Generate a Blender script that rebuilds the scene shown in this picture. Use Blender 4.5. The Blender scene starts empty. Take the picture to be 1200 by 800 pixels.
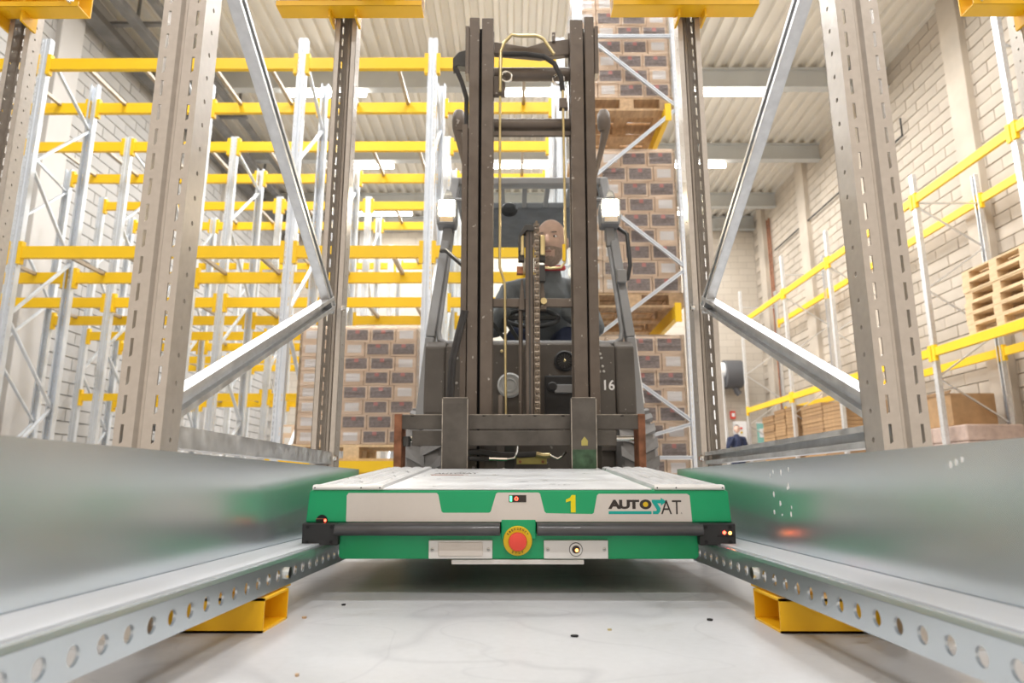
import bpy, bmesh, math, random
from mathutils import Vector, Matrix, Euler
random.seed(7)
sc = bpy.context.scene
C = sc.collection
PI = math.pi

# ------------------------------------------------------------------ camera, world, light, exposure
cam = bpy.data.cameras.new('camera')
cam.sensor_width = 36; cam.lens = 24.0; cam.clip_start = 0.02; cam.clip_end = 100
cam.dof.use_dof = True; cam.dof.focus_distance = 1.75; cam.dof.aperture_fstop = 4.5
camo = bpy.data.objects.new('camera', cam); C.objects.link(camo)
camo.location = (0, 0, 0.25)
camo.rotation_euler = (PI/2 + math.atan(167/800), 0, math.atan(3/800))
sc.camera = camo
sc.view_settings.view_transform = 'Standard'
sc.view_settings.look = 'None'
sc.view_settings.gamma = 1
sc.view_settings.use_curve_mapping = False
sc.view_settings.exposure = 0.76
w = bpy.data.worlds.new('hall'); sc.world = w; w.use_nodes = True
w.node_tree.nodes['Background'].inputs[0].default_value = (0.68, 0.57, 0.46, 1)
w.node_tree.nodes['Background'].inputs[1].default_value = 1.0
LAMP_W = 80.0
sc.cycles.use_denoising = True
sc.cycles.max_bounces = 10; sc.cycles.diffuse_bounces = 5
sc.cycles.sample_clamp_indirect = 4.0

# ------------------------------------------------------------------ helpers
class MB:
    """collects geometry (world coordinates, optional matrix) and links it as one mesh object"""
    def __init__(self, M=None):
        self.v = []; self.f = []; self.M = M
    def add(self, vs, fs):
        n = len(self.v)
        for p in vs:
            p = Vector(p)
            self.v.append(self.M @ p if self.M is not None else p)
        for f in fs: self.f.append(tuple(i + n for i in f))
        return self
    def box(self, x0, x1, y0, y1, z0, z1):
        return self.add([(x0,y0,z0),(x1,y0,z0),(x1,y1,z0),(x0,y1,z0),(x0,y0,z1),(x1,y0,z1),(x1,y1,z1),(x0,y1,z1)],
                 [(0,3,2,1),(4,5,6,7),(0,1,5,4),(1,2,6,5),(2,3,7,6),(3,0,4,7)])
    def bar(self, p, q, wd, ht, up=(0,0,1)):
        p = Vector(p); q = Vector(q); d = (q-p).normalized(); u = Vector(up)
        s = d.cross(u)
        if s.length < 1e-5: s = d.cross(Vector((1,0,0)))
        s.normalize(); t = s.cross(d)
        a = s*wd/2; b = t*ht/2
        return self.add([p-a-b,p+a-b,p+a+b,p-a+b,q-a-b,q+a-b,q+a+b,q-a+b],
                 [(0,1,2,3),(7,6,5,4),(0,4,5,1),(1,5,6,2),(2,6,7,3),(3,7,4,0)])
    def tube(self, pts, r, seg=8, cap=True):
        pts = [Vector(p) for p in pts]; rings = []; n = len(pts)
        rs = r if isinstance(r, (list, tuple)) else [r]*n
        vs = []; fs = []
        ref = None
        for i, p in enumerate(pts):
            d = (pts[min(i+1,n-1)] - pts[max(i-1,0)]).normalized()
            if ref is None:
                ref = d.orthogonal().normalized()
            s = (ref - d*ref.dot(d)); s.normalize(); ref = s
            t = d.cross(s)
            for k in range(seg):
                a = 2*PI*k/seg
                vs.append(p + s*math.cos(a)*rs[i] + t*math.sin(a)*rs[i])
        for i in range(n-1):
            for k in range(seg):
                k2 = (k+1) % seg
                fs.append((i*seg+k, i*seg+k2, (i+1)*seg+k2, (i+1)*seg+k))
        if cap:
            fs.append(tuple(range(seg-1,-1,-1))); fs.append(tuple((n-1)*seg+k for k in range(seg)))
        return self.add(vs, fs)
    def cyl(self, p, q, r, seg=16): return self.tube([p, q], r, seg)
    def prism(self, poly, axis, a, b):
        """poly: 2D outline; axis 0: (y,z) along x; 1: (x,z) along y; 2: (x,y) along z"""
        n = len(poly); vs = []
        for t in (a, b):
            for u, v in poly:
                vs.append(((t,u,v),(u,t,v),(u,v,t))[axis])
        fs = [tuple(range(n-1,-1,-1)), tuple(range(n, 2*n))]
        for i in range(n):
            j = (i+1) % n; fs.append((i, j, n+j, n+i))
        return self.add(vs, fs)
    def sheet(self, path, axis, a, b, th):
        """open 2D path thickened by th and extruded along axis"""
        P = [Vector(p) for p in path]; n = len(P); L = []; R = []
        for i in range(n):
            d0 = (P[i]-P[i-1]).normalized() if i > 0 else (P[1]-P[0]).normalized()
            d1 = (P[i+1]-P[i]).normalized() if i < n-1 else d0
            m = d0 + d1
            m.normalize()
            nn = Vector((-m.y, m.x)); k = th/2/max(0.35, nn.dot(Vector((-d0.y, d0.x))))
            L.append(P[i]+nn*k); R.append(P[i]-nn*k)
        vs = []; fs = []
        for t in (a, b):
            for q in L + R:
                u, v = q; vs.append(((t,u,v),(u,t,v),(u,v,t))[axis])
        N = 2*n
        for i in range(n-1):
            fs += [(i, i+1, N+i+1, N+i), (n+i, N+n+i, N+n+i+1, n+i+1), (i, n+i, n+i+1, i+1), (N+i, N+i+1, N+n+i+1, N+n+i)]
        fs += [(0, N, N+n, n), (n-1, n+n-1, N+n+n-1, N+n-1)]
        return self.add(vs, fs)
    def holes(self, o, U, V, N, w, h, cells, th, r, seg=12, ru=None):
        """plate along U (cells of width w, height h along V), a round hole of radius r in each listed cell; thickness th along N"""
        o = Vector(o); U = Vector(U).normalized(); V = Vector(V).normalized(); N = Vector(N).normalized()*th
        vs = []; fs = []
        def P(u, v, s): vs.append(o + U*u + V*v + N*s); return len(vs)-1
        for (u0, hole) in cells:
            if not hole:
                a = [P(u0,0,s) for s in (0,1)]; b = [P(u0+w,0,s) for s in (0,1)]; c = [P(u0+w,h,s) for s in (0,1)]; d = [P(u0,h,s) for s in (0,1)]
                fs += [(a[0],b[0],c[0],d[0]), (a[1],d[1],c[1],b[1])]
                continue
            cu, cv = u0+w/2, h/2; A = [[],[]]; B = [[],[]]
            for k in range(seg):
                t = 2*PI*(k+0.5)/seg; cx, cz = math.cos(t), math.sin(t)
                m = 1/max(abs(cx)/(w/2), abs(cz)/(h/2))
                for s in (0,1):
                    A[s].append(P(cu + (ru or r)*cx, cv + r*cz, s)); B[s].append(P(cu + m*cx, cv + m*cz, s))
            # real corners
            cor = [[P(cu+sx*w/2, cv+sz*h/2, s) for s in (0,1)] for sx, sz in ((1,1),(-1,1),(-1,-1),(1,-1))]
            for k in range(seg):
                k2 = (k+1) % seg
                fs += [(A[0][k],B[0][k],B[0][k2],A[0][k2]), (A[1][k],A[1][k2],B[1][k2],B[1][k]), (A[0][k],A[0][k2],A[1][k2],A[1][k])]
                t0 = math.atan2(h,w)
            for ci, (sx, sz) in enumerate(((1,1),(-1,1),(-1,-1),(1,-1))):
                t = math.atan2(sz*h, sx*w) % (2*PI)
                k = int((t/(2*PI))*seg - 0.5) % seg; k2 = (k+1) % seg
                fs += [(B[0][k], cor[ci][0], B[0][k2]), (B[1][k2], cor[ci][1], B[1][k])]
        # rim
        u0 = cells[0][0]; u1 = cells[-1][0]+w
        for (p, q) in (((u0,0),(u1,0)), ((u1,0),(u1,h)), ((u1,h),(u0,h)), ((u0,h),(u0,0))):
            fs.append((P(*p,0), P(*p,1), P(*q,1), P(*q,0)))
        return self.add(vs, fs)
    def lathe(self, prof, c, axis, seg=24):
        """prof: list of (r, t) along axis from c"""
        ax = Vector(axis).normalized(); s = ax.orthogonal().normalized(); t = ax.cross(s); c = Vector(c)
        vs = []; fs = []; n = len(prof)
        for r, h in prof:
            for k in range(seg):
                a = 2*PI*k/seg; vs.append(c + ax*h + (s*math.cos(a)+t*math.sin(a))*max(r,1e-5))
        for i in range(n-1):
            for k in range(seg):
                k2 = (k+1)%seg; fs.append((i*seg+k, i*seg+k2, (i+1)*seg+k2, (i+1)*seg+k))
        return self.add(vs, fs)
    def mesh(self, name, mat, origin=(0,0,0), smooth=False):
        o = Vector(origin); me = bpy.data.meshes.new(name)
        me.from_pydata([p - o for p in self.v], [], self.f); me.validate()
        bm = bmesh.new(); bm.from_mesh(me); bmesh.ops.recalc_face_normals(bm, faces=bm.faces); bm.to_mesh(me); bm.free()
        me.materials.append(M[mat] if isinstance(mat, str) else mat)
        if smooth:
            for p in me.polygons: p.use_smooth = True
            try: me.set_sharp_from_angle(angle=math.radians(40))
            except Exception: pass
        return me
    def build(self, name, mat, parent=None, loc=None, smooth=False, bevel=0, label=None, kind=None, seg=2):
        """parent given: origin = the thing's origin; else loc (thing of one mesh)"""
        org = ORG[parent.name] if parent is not None else (loc or (0,0,0))
        me = self.mesh(name, mat, org, smooth)
        ob = bpy.data.objects.new(name, me); C.objects.link(ob)
        if parent is not None: ob.parent = parent; ORG[ob.name] = org
        else: ob.location = org; ORG[ob.name] = org
        if bevel:
            b = ob.modifiers.new('bevel', 'BEVEL'); b.width = bevel; b.segments = seg; b.limit_method = 'ANGLE'; b.angle_limit = math.radians(35)
        if label: ob['label'] = label
        if kind: ob['kind'] = kind
        return ob
ORG = {}
def tag(o, label, cat, group=None):
    o['label'] = label; o['category'] = cat
    if group: o['group'] = group
    return o
def thing(name, label, cat, loc=(0,0,0), group=None):
    o = bpy.data.objects.new(name, None); C.objects.link(o); o.location = loc; o.empty_display_size = 0.1
    ORG[o.name] = tuple(loc)
    return tag(o, label, cat, group)
def copy_tree(o, parent=None, offset=None):
    c = o.copy(); C.objects.link(c); ORG[c.name] = ORG.get(o.name, (0,0,0))
    if parent is not None: c.parent = parent
    if offset is not None: c.location = Vector(o.location) + Vector(offset)
    for ch in list(KIDS.get(o.name, [])) or [x for x in o.children]:
        copy_tree(ch, c)
    return c
KIDS = {}
def inst(name, me, parent, loc=(0,0,0), rot=None):
    """another object on shared mesh data, as a part of parent (loc relative to parent)"""
    ob = bpy.data.objects.new(name, me); C.objects.link(ob); ob.parent = parent; ob.location = loc
    if rot: ob.rotation_euler = rot
    return ob
def struct(o): o['kind'] = 'structure'; return o

# ------------------------------------------------------------------ materials
M = {}
def mat(key, col, rough=0.5, metal=0.0, var=0.0, scale=8.0, bump=0.0, bscale=40.0, spec=0.5, detail=4, stretch=None, coat=0.0, rvar=0.0, speck=0.0):
    m = bpy.data.materials.new(key); m.use_nodes = True; nt = m.node_tree; b = nt.nodes['Principled BSDF']
    b.inputs['Base Color'].default_value = (*col, 1); b.inputs['Roughness'].default_value = rough
    b.inputs['Metallic'].default_value = metal; b.inputs['Specular IOR Level'].default_value = spec
    b.inputs['Coat Weight'].default_value = coat
    tc = nt.nodes.new('ShaderNodeTexCoord'); mp = nt.nodes.new('ShaderNodeMapping')
    nt.links.new(tc.outputs['Object'], mp.inputs[0])
    if stretch: mp.inputs['Scale'].default_value = stretch
    if var or rvar:
        n = nt.nodes.new('ShaderNodeTexNoise'); n.inputs['Scale'].default_value = scale; n.inputs['Detail'].default_value = detail
        nt.links.new(mp.outputs[0], n.inputs['Vector'])
        r = nt.nodes.new('ShaderNodeValToRGB')
        r.color_ramp.elements[0].position = 0.3; r.color_ramp.elements[1].position = 0.7
        r.color_ramp.elements[0].color = (*[max(0, c*(1-var)) for c in col], 1)
        r.color_ramp.elements[1].color = (*[min(1, c*(1+var)) for c in col], 1)
        nt.links.new(n.outputs[0], r.inputs[0])
        if var: nt.links.new(r.outputs[0], b.inputs['Base Color'])
        if rvar:
            mr = nt.nodes.new('ShaderNodeMapRange'); mr.inputs[1].default_value = .3; mr.inputs[2].default_value = .7
            mr.inputs[3].default_value = rough*(1-rvar); mr.inputs[4].default_value = rough*(1+rvar)
            nt.links.new(n.outputs[0], mr.inputs[0]); nt.links.new(mr.outputs[0], b.inputs['Roughness'])
    if speck:   # chipped paint showing paler metal
        n3 = nt.nodes.new('ShaderNodeTexNoise'); n3.inputs['Scale'].default_value = 42; n3.inputs['Detail'].default_value = 2
        nt.links.new(mp.outputs[0], n3.inputs['Vector'])
        r3 = nt.nodes.new('ShaderNodeValToRGB'); r3.color_ramp.elements[0].position = .70; r3.color_ramp.elements[1].position = .735
        nt.links.new(n3.outputs[0], r3.inputs[0])
        mx = nt.nodes.new('ShaderNodeMix'); mx.data_type = 'RGBA'; nt.links.new(r3.outputs[0], mx.inputs[0])
        if b.inputs['Base Color'].is_linked: nt.links.new(b.inputs['Base Color'].links[0].from_socket, mx.inputs[6])
        else: mx.inputs[6].default_value = (*col, 1)
        mx.inputs[7].default_value = (speck, speck*.93, speck*.85, 1); nt.links.new(mx.outputs[2], b.inputs['Base Color'])
    if bump:
        n2 = nt.nodes.new('ShaderNodeTexNoise'); n2.inputs['Scale'].default_value = bscale; n2.inputs['Detail'].default_value = 3
        nt.links.new(mp.outputs[0], n2.inputs['Vector'])
        bp = nt.nodes.new('ShaderNodeBump'); bp.inputs['Strength'].default_value = bump; bp.inputs['Distance'].default_value = 0.01
        nt.links.new(n2.outputs[0], bp.inputs['Height']); nt.links.new(bp.outputs[0], b.inputs['Normal'])
    M[key] = m; return m
def emit(key, col, strength):
    m = bpy.data.materials.new(key); m.use_nodes = True; b = m.node_tree.nodes['Principled BSDF']
    b.inputs['Base Color'].default_value = (*col, 1)
    b.inputs['Emission Color'].default_value = (*col, 1); b.inputs['Emission Strength'].default_value = strength
    M[key] = m
def film(key, gloss, tint, rough, bump=0.0, bscale=8, stretch=None):
    m = bpy.data.materials.new(key); m.use_nodes = True; nt = m.node_tree; nt.nodes.remove(nt.nodes['Principled BSDF'])
    out = nt.nodes['Material Output']
    tr = nt.nodes.new('ShaderNodeBsdfTransparent'); tr.inputs[0].default_value = (*tint, 1)
    gl = nt.nodes.new('ShaderNodeBsdfGlossy'); gl.inputs['Roughness'].default_value = rough
    fr = nt.nodes.new('ShaderNodeLayerWeight'); fr.inputs[0].default_value = gloss
    mx = nt.nodes.new('ShaderNodeMixShader'); nt.links.new(fr.outputs['Fresnel'], mx.inputs[0])
    nt.links.new(tr.outputs[0], mx.inputs[1]); nt.links.new(gl.outputs[0], mx.inputs[2]); nt.links.new(mx.outputs[0], out.inputs[0])
    if bump:
        tc = nt.nodes.new('ShaderNodeTexCoord'); mp = nt.nodes.new('ShaderNodeMapping'); nt.links.new(tc.outputs['Object'], mp.inputs[0])
        if stretch: mp.inputs['Scale'].default_value = stretch
        n = nt.nodes.new('ShaderNodeTexNoise'); n.inputs['Scale'].default_value = bscale; n.inputs['Detail'].default_value = 5
        nt.links.new(mp.outputs[0], n.inputs['Vector'])
        bp = nt.nodes.new('ShaderNodeBump'); bp.inputs['Strength'].default_value = bump; bp.inputs['Distance'].default_value = 0.05
        nt.links.new(n.outputs[0], bp.inputs['Height'])
        nt.links.new(bp.outputs[0], gl.inputs['Normal']); nt.links.new(bp.outputs[0], fr.inputs['Normal'])
    M[key] = m
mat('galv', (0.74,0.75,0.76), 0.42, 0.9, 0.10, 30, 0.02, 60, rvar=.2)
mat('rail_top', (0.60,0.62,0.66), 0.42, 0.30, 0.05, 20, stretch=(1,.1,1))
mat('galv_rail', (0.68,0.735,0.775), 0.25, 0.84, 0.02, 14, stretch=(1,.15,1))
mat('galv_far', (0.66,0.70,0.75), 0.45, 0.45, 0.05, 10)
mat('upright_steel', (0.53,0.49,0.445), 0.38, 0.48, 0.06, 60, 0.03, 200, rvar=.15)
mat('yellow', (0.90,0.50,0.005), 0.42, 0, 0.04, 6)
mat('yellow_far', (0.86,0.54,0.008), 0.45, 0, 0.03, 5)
mat('white_wall', (0.52,0.50,0.475), 0.8, 0, 0.05, 1.5, 0.15, 60)
mat('block_a', (0.52,0.455,0.375), 0.85, 0, 0.16, 1.3, 0.25, 50)
mat('block_w', (0.43,0.42,0.405), 0.85, 0, 0.08, 1.5, 0.25, 50)
mat('mortar', (0.41,0.355,0.29), 0.95, 0, 0.05, 6)
mat('mortar_w', (0.33,0.32,0.305), 0.95, 0, 0.05, 6)
mat('ceil', (0.70,0.66,0.585), 0.45, 0.1, 0.03, 2)
mat('beam_grey', (0.50,0.51,0.50), 0.6, 0.1, 0.04, 3)
mat('dark_steel', (0.07,0.068,0.065), 0.6, 0.3, 0.2, 8)
mat('tray_steel', (0.20,0.195,0.19), 0.55, 0.3, 0.2, 4)
mat('mast', (0.15,0.123,0.102), 0.50, 0.35, 0.16, 18, 0.05, 90, rvar=.25, speck=.42)
mat('truck_body', (0.10,0.088,0.076), 0.55, 0.1, 0.15, 8, 0.04, 120, speck=.3)
mat('truck_grey', (0.25,0.255,0.26), 0.45, 0.15, 0.06, 6)
mat('carriage', (0.11,0.098,0.086), 0.6, 0.35, 0.30, 14, 0.08, 60, rvar=.2)
mat('rust', (0.30,0.13,0.07), 0.8, 0.2, 0.45, 22, 0.1, 80)
mat('black_plastic', (0.022,0.022,0.023), 0.55, 0, 0.1, 30)
mat('rubber', (0.045,0.043,0.042), 0.8, 0, 0.2, 12, 0.1, 80)
mat('tyre', (0.22,0.215,0.21), 0.85, 0, 0.2, 12, 0.1, 80)
mat('bumper', (0.05,0.05,0.055), 0.38, 0.0, 0.15, 20, coat=.3)
mat('chrome', (0.85,0.84,0.80), 0.14, 1.0)
mat('brass', (0.62,0.52,0.28), 0.32, 0.9, 0.15, 20)
mat('chain_steel', (0.20,0.165,0.13), 0.40, 0.85, 0.3, 40)
mat('green', (0.0,0.36,0.135), 0.38, 0, 0.02, 20, coat=.15)
mat('decal', (0.68,0.63,0.58), 0.42, 0, 0.015, 60)
mat('plate_white', (0.74,0.73,0.71), 0.35, 0.2, 0.02, 30)
mat('shuttle_top', (0.70,0.715,0.73), 0.33, 0.25, 0.04, 12, rvar=.2)
mat('ink', (0.035,0.026,0.022), 0.5)
mat('teal', (0.0,0.40,0.34), 0.45)
mat('estop_yellow', (0.75,0.52,0.01), 0.45)
mat('estop_red', (0.80,0.06,0.035), 0.35, coat=.3)
mat('one_yellow', (0.85,0.72,0.0), 0.45)
mat('screw', (0.5,0.5,0.48), 0.35, 0.9)
mat('hole_dark', (0.01,0.01,0.01), 0.8)
mat('carton', (0.88,0.70,0.53), 0.8, 0, 0.06, 7)
mat('kraft', (0.40,0.245,0.12), 0.85, 0, 0.12, 9)
mat('kraft_dark', (0.33,0.20,0.10), 0.85, 0, 0.12, 9)
mat('print_dark', (0.30,0.26,0.25), 0.55, 0, 0.35, 25, stretch=(1,1,3))
mat('print_red', (0.62,0.26,0.24), 0.55)
mat('print_white', (0.92,0.91,0.90), 0.6)
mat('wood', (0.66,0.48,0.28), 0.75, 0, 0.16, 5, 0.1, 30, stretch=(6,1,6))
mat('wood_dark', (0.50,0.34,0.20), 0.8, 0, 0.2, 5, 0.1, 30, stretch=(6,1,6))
mat('beard', (0.40,0.29,0.23), 0.8, 0, 0.2, 90)
mat('skin', (0.70,0.46,0.36), 0.5, 0, 0.06, 40)
mat('hair', (0.20,0.17,0.15), 0.7, 0, 0.2, 60)
mat('jacket', (0.16,0.17,0.18), 0.8, 0, 0.15, 12)
mat('navy', (0.022,0.03,0.07), 0.8, 0, 0.15, 8)
mat('red_cloth', (0.55,0.05,0.05), 0.8)
mat('seat', (0.05,0.05,0.055), 0.7, 0, 0.1, 15)
mat('rod_brown', (0.42,0.36,0.29), 0.45, 0.7, 0.1, 10)
mat('teal_sign', (0.30,0.62,0.55), 0.5)
mat('fan_dark', (0.10,0.10,0.105), 0.55)
mat('pink_wrap', (0.47,0.35,0.29), 0.6, 0, 0.12, 12)
mat('reflector', (0.75,0.75,0.75), 0.2, 0.9)
mat('worn_steel', (0.42,0.38,0.33), 0.45, 0.6, 0.35, 30)
mat('yellow_green', (0.42,0.36,0.10), 0.5, 0, 0.1, 30)
mat('green_worn', (0.05,0.10,0.055), 0.6, 0.2, 0.5, 30)
mat('red_lip', (0.42,0.20,0.17), 0.6)
mat('eye', (0.05,0.04,0.035), 0.3)
emit('tube_light', (1.0,0.97,0.90), 14)
emit('lamp_glow', (1.0,0.86,0.62), 90)
emit('led_red', (1.0,0.06,0.03), 6)
emit('led_green', (0.1,0.9,0.35), 1.5)
emit('led_orange', (1.0,0.28,0.06), 5)
film('glass', 0.06, (0.90,0.93,0.93), 0.02)
film('wrap', 0.28, (0.97,0.97,0.98), 0.16, 0.9, 5, stretch=(.5,.5,3))

def floor_mat():
    m = bpy.data.materials.new('floor_concrete'); m.use_nodes = True; nt = m.node_tree; b = nt.nodes['Principled BSDF']
    L = nt.links.new
    tc = nt.nodes.new('ShaderNodeTexCoord')
    def noise(s, d, rough=.6, st=(1,1,1), dist=0):
        mp = nt.nodes.new('ShaderNodeMapping'); mp.inputs['Scale'].default_value = st; L(tc.outputs['Object'], mp.inputs[0])
        n = nt.nodes.new('ShaderNodeTexNoise'); n.inputs['Scale'].default_value = s; n.inputs['Detail'].default_value = d
        n.inputs['Roughness'].default_value = rough; n.inputs['Distortion'].default_value = dist
        L(mp.outputs[0], n.inputs['Vector']); return n
    def ramp(n, stops):
        r = nt.nodes.new('ShaderNodeValToRGB'); e = r.color_ramp.elements
        e[0].position, e[0].color = stops[0][0], (*stops[0][1],1); e[1].position, e[1].color = stops[1][0], (*stops[1][1],1)
        for p, c in stops[2:]:
            x = e.new(p); x.color = (*c,1)
        L(n.outputs[0], r.inputs[0]); return r
    base = ramp(noise(1.6, 6), [(.3,(.43,.435,.45)),(.7,(.52,.525,.54))])
    def mul(a, bb, f=1.0):
        mx = nt.nodes.new('ShaderNodeMix'); mx.data_type = 'RGBA'; mx.blend_type = 'MULTIPLY'; mx.inputs[0].default_value = f
        L(a, mx.inputs[6]); L(bb, mx.inputs[7]); return mx.outputs[2]
    # curved scuffs: thin iso-lines of a warped noise
    s1 = ramp(noise(1.3, 2, .4, dist=1.2), [(.488,(1,1,1)),(.50,(.86,.86,.87)),(.512,(1,1,1))])
    s2 = ramp(noise(2.6, 2, .4, dist=.6), [(.492,(1,1,1)),(.50,(.90,.90,.91)),(.508,(1,1,1))])
    st = ramp(noise(5.0, 5, .7), [(.30,(.80,.78,.75)),(.42,(1,1,1))])
    fine = ramp(noise(60, 4), [(.3,(.94,.94,.94)),(.7,(1,1,1))])
    c = mul(base.outputs[0], s1.outputs[0]); c = mul(c, s2.outputs[0]); c = mul(c, st.outputs[0], .5); c = mul(c, fine.outputs[0])
    L(c, b.inputs['Base Color']); b.inputs['Roughness'].default_value = 0.38; b.inputs['Specular IOR Level'].default_value = .35
    bp = nt.nodes.new('ShaderNodeBump'); bp.inputs['Strength'].default_value = .05; bp.inputs['Distance'].default_value = .005
    L(noise(120, 3).outputs[0], bp.inputs['Height']); L(bp.outputs[0], b.inputs['Normal'])
    M['floor'] = m
floor_mat()

# ------------------------------------------------------------------ the hall
XL, XR, YB, YF, ZC = -7.0, 7.25, 19.7, -5.0, 8.25
struct(MB().box(XL-.3, XR+.3, YF, YB+.3, -0.3, 0).build('floor', 'floor'))
# ceiling: trapezoidal steel sheet, ribs along y
path = []; x = XL
while x < XR - .01:
    path += [(x, ZC), (x+.13, ZC), (x+.155, ZC-.075), (x+.225, ZC-.075)]; x += .25
path.append((XR, ZC))
struct(MB().sheet(path, 1, YF, YB+.2, .012).build('ceiling', 'ceil'))
struct(MB().box(XL-.3, XL-.02, YF, YB+.3, 0, ZC+.1).build('wall_left', 'mortar_w'))
struct(MB().box(XR+.02, XR+.3, YF, YB+.3, 0, ZC+.1).build('wall_right', 'mortar'))
wl, wr = bpy.data.objects['wall_left'], bpy.data.objects['wall_right']
ORG['wall_left'] = ORG['wall_right'] = (0,0,0)

def block_wall(wall, x, side, matname, y_lo, ycols, visible):
    bw, bh, g = .60, .20, .008
    mb = MB(); d = .030
    x0, x1 = (0, d) if side < 0 else (-d, 0)
    c = .006
    # a block with chamfered face
    xo, xi = (x1, x0) if side < 0 else (x0, x1)
    mb.add([(xi,g/2,g/2),(xi,bw-g/2,g/2),(xi,bw-g/2,bh-g/2),(xi,g/2,bh-g/2),(xo,g/2+c,g/2+c),(xo,bw-g/2-c,g/2+c),(xo,bw-g/2-c,bh-g/2-c),(xo,g/2+c,bh-g/2-c)],
           [(4,5,6,7),(0,1,5,4),(1,2,6,5),(2,3,7,6),(3,0,4,7)])
    me = mb.mesh('block', matname)
    spots = []
    for k in range(int(ZC/bh)):
        off = (k % 2)*bw/2
        j = 0
        while y_lo + off + (j+1)*bw < YB:
            y = y_lo + off + j*bw; z = k*bh; j += 1
            if any(y > a and y+bw < b for a, b in ycols): continue
            spots.append((y, z))
    spots.sort(key=lambda s: (0 if visible(s) else 1, s[0]))
    xw = x
    for (y, z) in spots[:300]:
        inst('block', me, wall, (xw + random.uniform(-.006,.003)*side, y, z))
    rest = MB()
    for (y, z) in spots[300:]:
        o = Vector((xw + random.uniform(-.006,.003)*side, y, z))
        rest.add([v.co + o for v in me.vertices], [tuple(p.vertices) for p in me.polygons])
    ob = rest.build('block_field', matname, wall, kind='stuff')
def vis_r(s):
    y, z = s; t = (z-.25)/y
    px = 600 + 800*7.25/(y*.979+(z-.25)*.2)
    el = math.degrees(math.atan(t))
    return px < 1200 and el < 38 and z > .9 and y < 13.5
def vis_l(s):
    y, z = s; el = math.degrees(math.atan((z-.25)/y)); px = 600 - 800*7/(y*.979+(z-.25)*.2)
    return px > 0 and px < 190 and el < 36 and z > .9
colR = [(9.75,10.2),(12.75,13.2),(15.75,16.2),(18.6,19.0)]
colL = [(9.2,9.7),(12.2,12.7),(15.2,15.7)]
block_wall(wr, XR+.02, 1, 'block_a', 7.0, colR, vis_r)
block_wall(wl, XL-.02, -1, 'block_w', 6.4, colL, vis_l)
n = 0
for a, b in colR:
    n += 1; struct(MB().box(XR-.12, XR+.1, a, b, 0, ZC-.02).build('trim_%d' % n, 'block_a', bevel=.01))
for a, b in colL:
    n += 1; struct(MB().box(XL-.1, XL+.10, a, b, 0, ZC-.02).build('trim_%d' % n, 'white_wall', bevel=.01))
# back wall of blocks too small to pick apart
def back_mat():
    m = bpy.data.materials.new('back_blocks'); m.use_nodes = True; nt = m.node_tree; b = nt.nodes['Principled BSDF']; L = nt.links.new
    tc = nt.nodes.new('ShaderNodeTexCoord'); sep = nt.nodes.new('ShaderNodeSeparateXYZ'); cb = nt.nodes.new('ShaderNodeCombineXYZ')
    L(tc.outputs['Object'], sep.inputs[0]); L(sep.outputs[0], cb.inputs[0]); L(sep.outputs[2], cb.inputs[1])
    br = nt.nodes.new('ShaderNodeTexBrick'); L(cb.outputs[0], br.inputs['Vector'])
    br.inputs['Scale'].default_value = 1; br.inputs['Brick Width'].default_value = .5; br.inputs['Row Height'].default_value = .2
    br.inputs['Mortar Size'].default_value = .008; br.inputs['Color1'].default_value = (.58,.52,.44,1); br.inputs['Color2'].default_value = (.54,.48,.40,1)
    br.inputs['Mortar'].default_value = (.44,.385,.32,1); L(br.outputs[0], b.inputs['Base Color']); b.inputs['Roughness'].default_value = .85
    bp = nt.nodes.new('ShaderNodeBump'); bp.invert = True; bp.inputs['Strength'].default_value = .3; L(br.outputs[1], bp.inputs['Height']); L(bp.outputs[0], b.inputs['Normal'])
    M['back_blocks'] = m
back_mat()
struct(MB().box(XL-.3, XR+.3, YB, YB+.3, 0, ZC+.1).build('wall_back', 'back_blocks'))
for xx in (-4.5, -1.2, 2.1, 5.6):
    n += 1; struct(MB().box(xx-.2, xx+.2, YB-.1, YB+.05, 0, ZC-.02).build('trim_%d' % n, 'white_wall', bevel=.01))
# roof beams (I-sections) across the hall
for yy in (0.1, 3.05, 6.0, 9.0, 12.0, 15.0, 17.8, 19.5):
    n += 1
    h = .42; z1 = ZC-.08
    mb = MB().box(XL, XR, yy-.09, yy+.09, z1-.03, z1).box(XL, XR, yy-.09, yy+.09, z1-h, z1-h+.03).box(XL, XR, yy-.02, yy+.02, z1-h+.03, z1-.03)
    struct(mb.build('trim_%d' % n, 'beam_grey'))
# service duct and cable tray along the left eave
mb = MB().box(-6.85,-6.60, 5.5, 19.5, 7.50, 7.62).box(-6.2,-6.05, 5.5, 19.5, 7.5, 7.62).box(-5.75,-5.62,5.5,19.5,7.66,7.74)
for yy in (7,9.9,12.8,15.7,18.6): mb.box(-6.9,-5.5, yy-.04, yy+.04, 7.62, 7.67); mb.box(-6.22,-6.18,yy-.02,yy+.02,7.67,8.2); mb.box(-5.7,-5.66,yy-.02,yy+.02,7.67,8.2)
n += 1; struct(mb.build('trim_%d' % n, 'tray_steel'))

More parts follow.
